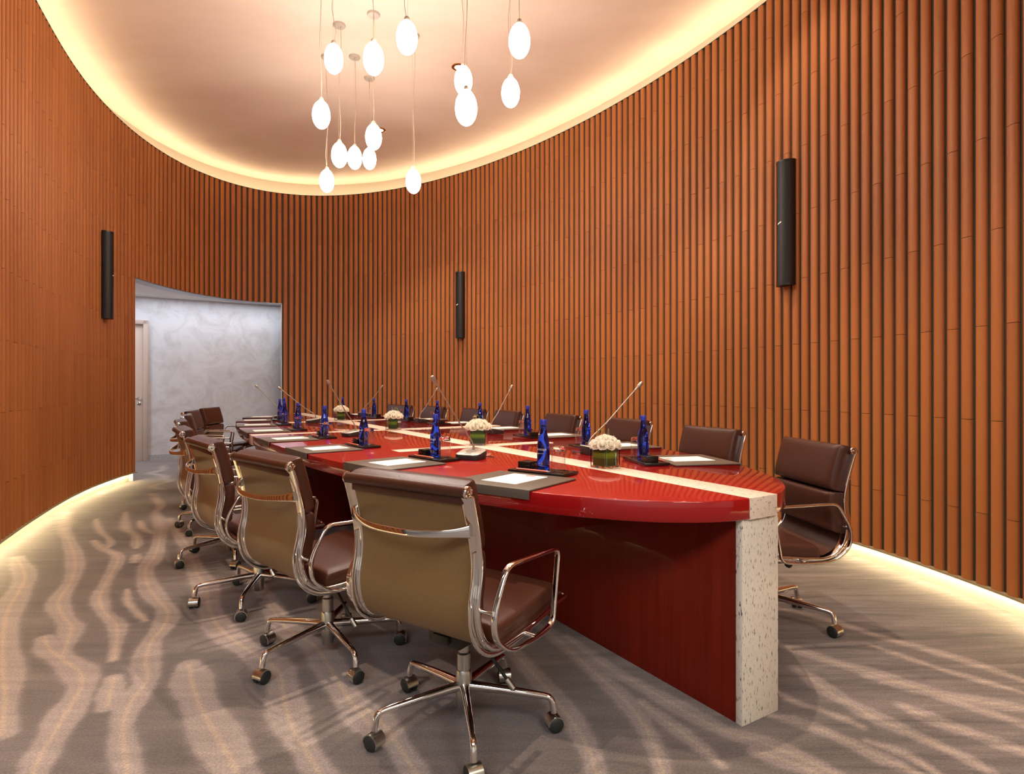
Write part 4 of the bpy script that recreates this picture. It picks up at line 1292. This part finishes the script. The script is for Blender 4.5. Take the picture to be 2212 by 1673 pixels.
# ================================================================== FLOWER VASES
def rose_bm(bm, c, R, rnd, tilt):
    Q0 = Matrix.Translation(c) @ tilt
    # tight heart, then overlapping cupped petals whose rims curl outwards
    lathe(bm, [(0, -R * 0.3), (R * 0.40, -R * 0.05), (R * 0.46, R * 0.32), (R * 0.36, R * 0.58), (R * 0.20, R * 0.66), (R * 0.08, R * 0.60), (0, R * 0.62)], 10, M4=Q0)
    for layer, (np_, r0, r1, ztop, curl) in enumerate(((3, 0.34, 0.46, 0.74, 0.02), (4, 0.46, 0.64, 0.66, 0.07), (5, 0.56, 0.86, 0.50, 0.13), (6, 0.62, 1.06, 0.26, 0.20))):
        a0 = rnd.uniform(0, 6)
        for k in range(np_):
            a = a0 + 2 * PI * k / np_ + rnd.uniform(-0.12, 0.12)
            wdt = 2 * PI / np_ * 0.82
            g = {}; nu, nv = 6, 5
            lift = rnd.uniform(-0.04, 0.06)
            for i in range(nu + 1):
                for j in range(nv + 1):
                    u_ = -1 + 2 * i / nu; v_ = j / nv
                    ang = a + u_ * wdt * (0.45 + 0.55 * math.sin(min(1, v_ * 1.25) * PI / 2)) * (1 - 0.25 * v_ ** 4)
                    rad = R * (r0 + (r1 - r0) * v_ ** 0.7 + curl * v_ ** 6 + 0.05 * u_ * (1 if k % 2 else -1))
                    h = R * (-0.55 + (ztop + lift + 0.55) * v_ ** 0.9 - 0.22 * u_ * u_ * v_ ** 2 - curl * 0.9 * v_ ** 7)
                    g[i, j] = bm.verts.new(Q0 @ Vector((rad * math.cos(ang), rad * math.sin(ang), h)))
            for i in range(nu):
                for j in range(nv): bm.faces.new((g[i, j], g[i + 1, j], g[i + 1, j + 1], g[i, j + 1]))
def make_vase(x, y, rz, size, label, seed, gap=0.0):
    root = empty('flower_vase', (x, y, TZ + 0.0014), rz)
    tag(root, label, 'flower vase', 'square glass vases of white roses')
    h = size * 0.94; w2 = size / 2
    bm = bmesh.new()
    def sq(r, z): return [bm.verts.new((sx * r, sy * r, z)) for sx, sy in ((-1, -1), (1, -1), (1, 1), (-1, 1))]
    rs = [sq(w2, 0.0), sq(w2, h), sq(w2 - 0.004, h), sq(w2 - 0.004, 0.008)]
    for a, b in zip(rs[:-1], rs[1:]):
        for i in range(4): bm.faces.new((a[i], a[(i + 1) % 4], b[(i + 1) % 4], b[i]))
    bm.faces.new(rs[0]); bm.faces.new(rs[-1])
    bmesh.ops.recalc_face_normals(bm, faces=bm.faces)
    bmesh.ops.bevel(bm, geom=[e for e in bm.edges], offset=0.0012, segments=2, affect='EDGES')
    finish('glass_cube', bm, M['glass'], root, smooth=30)
    bm = bmesh.new()
    ww = w2 - 0.0055 - gap
    prism(bm, [(x_, y_) for x_, y_ in rrect(2 * ww, 2 * ww, 0.012, 4)], 0.010, h - 0.006)
    finish('leaf_wrap', bm, M['leaf'], root, smooth=30)
    rnd = random.Random(seed)
    spots = [(0, 0, 0.034)]
    for k in range(6): spots.append((0.036 * math.cos(k * PI / 3 + 0.3), 0.036 * math.sin(k * PI / 3 + 0.3), 0.026))
    for k in range(10): spots.append((0.062 * math.cos(k * 2 * PI / 10), 0.062 * math.sin(k * 2 * PI / 10), 0.004))
    for (px_, py_, dz) in spots:
        bm = bmesh.new()
        d = Vector((px_ * 1.0, py_ * 1.0, 0.040)).normalized()
        tilt = d.to_track_quat('Z', 'Y').to_matrix().to_4x4()
        sc = size / 0.105
        rose_bm(bm, Vector((px_ * sc + rnd.uniform(-.004, .004), py_ * sc + rnd.uniform(-.004, .004), h + 0.016 * sc + dz * sc)), rnd.uniform(0.022, 0.026) * sc, rnd, tilt)
        finish('rose', bm, M['petal'], root, smooth=60)
    for k in range(3):
        a = rnd.uniform(0, 6); c_, s_ = math.cos(a), math.sin(a)
        w_ = rnd.uniform(0.012, 0.022); hh = rnd.uniform(0.045, 0.062); ox, oy = rnd.uniform(-0.03, 0.03), rnd.uniform(-0.02, 0.02)
        pts = smooth_pts([(ox - w_ * c_, oy - w_ * s_, h + 0.03), (ox - w_ * c_, oy - w_ * s_, h + 0.03 + hh * 0.6), (ox, oy, h + 0.035 + hh), (ox + w_ * c_, oy + w_ * s_, h + 0.03 + hh * 0.6), (ox + w_ * c_ * 1.3, oy + w_ * s_ * 1.3, h + 0.03)], 5)
        bm = bmesh.new(); sweep(bm, pts, circ(0.0012, 6), ref=(c_, s_, 0.1))
        finish('grass_loop', bm, M['stemg'], root)
    bm = bmesh.new()
    for k in range(7):
        a = k * 2 * PI / 7 + 0.4; r0 = w2 * 0.9
        p0 = Vector((r0 * math.cos(a), r0 * math.sin(a), h + 0.006)); p1 = p0 + Vector((0.022 * math.cos(a), 0.022 * math.sin(a), -0.012)); sd = Vector((-math.sin(a), math.cos(a), 0)) * 0.006
        v = [bm.verts.new(q) for q in (p0 - sd, p0 + sd, p1 + Vector((0, 0, .002)), p0 - Vector((0, 0, .004)))]
        bm.faces.new(v[:3]); bm.faces.new((v[0], v[3], v[2])); bm.faces.new((v[1], v[2], v[3])); bm.faces.new((v[0], v[1], v[3]))
    finish('sepal', bm, M['sepal'], root)
VS = [(0.81, 0.0, math.radians(38), 0.094, 'largest square glass vase of white roses, nearest the camera on the granite strip', 1, 0.0),
      (2.02, 0.0, math.radians(-2), 0.104, 'square vase of white roses at the nearest crossing of the granite strips', 2, 0.0),
      (3.52, 0.0, math.radians(-8), 0.104, 'square vase of white roses at the middle crossing of the granite strips', 3, 0.010),
      (5.10, 0.0, math.radians(-12), 0.104, 'farthest square vase of white roses, at the last strip crossing', 4, 0.012)]
for s_, t_, rz, sz, lab, sd, gap in VS:
    p = tp(s_, t_); make_vase(p.x, p.y, rz, sz, lab, sd, gap)

# ================================================================== WALL SPEAKERS
def wall_speaker(px, zc, lo, hi, label, shift=0.0):
    th = theta_px(px, lo, hi)
    p, n = ell(th, -0.017)
    root = empty('wall_speaker', (p.x, p.y, zc), math.atan2(-n.y, -n.x) - PI / 2)   # local +y into the room
    tag(root, label, 'speaker', 'black column speakers on the terracotta wall')
    H = 0.90
    bm = bmesh.new()
    arc = [(0.072 * math.cos(a), 0.012 + 0.068 * math.sin(a)) for a in [PI * k / 18 for k in range(19)]]
    ol = [(0.072, 0.0)] + arc + [(-0.072, 0.0)]
    prism(bm, ol, -H / 2, H / 2)
    finish('grille', bm, M['speaker'], root, smooth=30)
    for zz, nm in ((H / 2, 'end_cap'), (-H / 2, 'end_cap')):
        bm = bmesh.new()
        prism(bm, [(x * 1.02, y * 1.02) for x, y in ol], zz - 0.006, zz + 0.006)
        finish(nm, bm, M['black'], root, smooth=30)
    bm = bmesh.new()
    # small slanted white badge wrapped on the front
    for k in range(6):
        a0 = PI / 2 - 0.22 + 0.44 * k / 6; a1 = PI / 2 - 0.22 + 0.44 * (k + 1) / 6
        z0 = -0.006 + 0.012 * k / 6; z1 = -0.006 + 0.012 * (k + 1) / 6; r_ = 1.015
        v = [bm.verts.new((0.072 * r_ * math.cos(a), 0.012 + 0.068 * r_ * math.sin(a), z)) for a, z in ((a0, z0 - 0.005), (a1, z1 - 0.005), (a1, z1 + 0.005), (a0, z0 + 0.005))]
        bm.faces.new(v)
    finish('badge', bm, M['paper'], root, smooth=30)
    bm = bmesh.new()
    box(bm, (0, -0.012, 0.25), (0.05, 0.03, 0.06)); box(bm, (0, -0.012, -0.25), (0.05, 0.03, 0.06))
    finish('bracket', bm, M['black'], root)
wall_speaker(222, 2.28, -1.9, -0.9, 'tall black column speaker on the left terracotta wall, left of the opening')
wall_speaker(998, 2.24, 0.3, 1.6, 'small-looking black column speaker on the far terracotta wall, above the table middle')
wall_speaker(1706, 2.31, 1.4, 2.9, 'large black column speaker on the right terracotta wall')

# ================================================================== PENDANT LAMPS
PEND = [(721, 127, 40, 'upper left pendant below the round ceiling canopy'),
        (807, 127, 44, 'upper pendant, second of the top row from the left'),
        (879, 81, 46, 'highest pendant left of the centre'),
        (1001, 174, 39, 'pendant half covered by the larger one just below it'),
        (1007, 233, 48, 'large pendant overlapping the one behind it'),
        (1122, 88, 47, 'rightmost and highest pendant'),
        (1103, 200, 40, 'lower of the two pendants at the far right'),
        (694, 248, 38, 'leftmost pendant at middle height'),
        (807, 296, 35, 'pendant overlapping the small one below it'),
        (733, 335, 34, 'left of the three small pendants in a row'),
        (766, 341, 31, 'middle of the three small pendants in a row'),
        (798, 343, 29, 'right of the three small pendants in a row'),
        (706, 391, 31, 'lowest pendant at the left, by the cove'),
        (893, 392, 33, 'lowest pendant at the right, over the cove')]
for i, (px, py, wpx, lab) in enumerate(PEND):
    d = 0.140 * FPX / wpx
    c = ray(px, py, d)
    root = empty('pendant_lamp', (c.x, c.y, CEIL), random.uniform(0, 6))
    tag(root, 'glowing white egg-shaped glass pendant, ' + lab, 'pendant lamp', 'egg-shaped pendant lamps over the table')
    zc = c.z - CEIL
    bm = bmesh.new()
    prof = []
    H2, RR = 0.112, 0.069
    for k in range(21):
        a = -PI / 2 + PI * k / 20
        zz = H2 * math.sin(a); rr_ = RR * math.cos(a) * (1 - 0.04 * math.sin(a))
        prof.append((max(0, rr_), zc + zz))
    lathe(bm, prof, 28)
    finish('glass_shade', bm, M['egg'], root, smooth=80)
    bm = bmesh.new()
    lathe(bm, [(0, 0.104), (0.024, 0.104), (0.024, 0.114), (0.019, 0.121), (0.017, 0.131), (0.010, 0.138), (0, 0.139)], 20, c=(0, 0, zc))
    finish('cap', bm, M['white_cap'], root, smooth=50)
    rnd = random.Random(i)
    bm = bmesh.new()
    top = -0.02; bot = zc + 0.136; L = top - bot
    wv_ = rnd.uniform(0.008, 0.02)
    pts = smooth_pts([(0.012, 0, top), (0.014, wv_ * 0.3, top - L * 0.2), (-wv_ * 0.2, wv_, top - L * 0.55), (wv_ * 0.8, -wv_ * 0.2, top - L * 0.85), (0.006, 0, bot)], 6)
    sweep(bm, pts, circ(0.0022, 6), ref=(1, 0, 0))
    finish('power_cord', bm, M['cord'], root)
    bm = bmesh.new()
    sweep(bm, [(-0.006, 0, top), (-0.004, 0, bot)], circ(0.0008, 5), ref=(1, 0, 0))
    finish('suspension_wire', bm, M['cord'], root)
    bm = bmesh.new()
    lathe(bm, [(0, 0), (0.055, 0), (0.055, -0.012), (0.050, -0.018), (0.0, -0.020)], 28)
    cn = finish('canopy', bm, M['white_cap'], root, smooth=40)
    bm = bmesh.new()
    lathe(bm, [(0, -0.019), (0.006, -0.019), (0.005, -0.036), (0, -0.037)], 10, c=(0.012, 0, 0))
    lathe(bm, [(0, -0.019), (0.003, -0.019), (0.003, -0.026), (0, -0.026)], 8, c=(-0.006, 0, 0))
    finish('strain_relief', bm, M['white_cap'], cn)

# suspended prototypes that were never placed do not exist: every prototype was used above
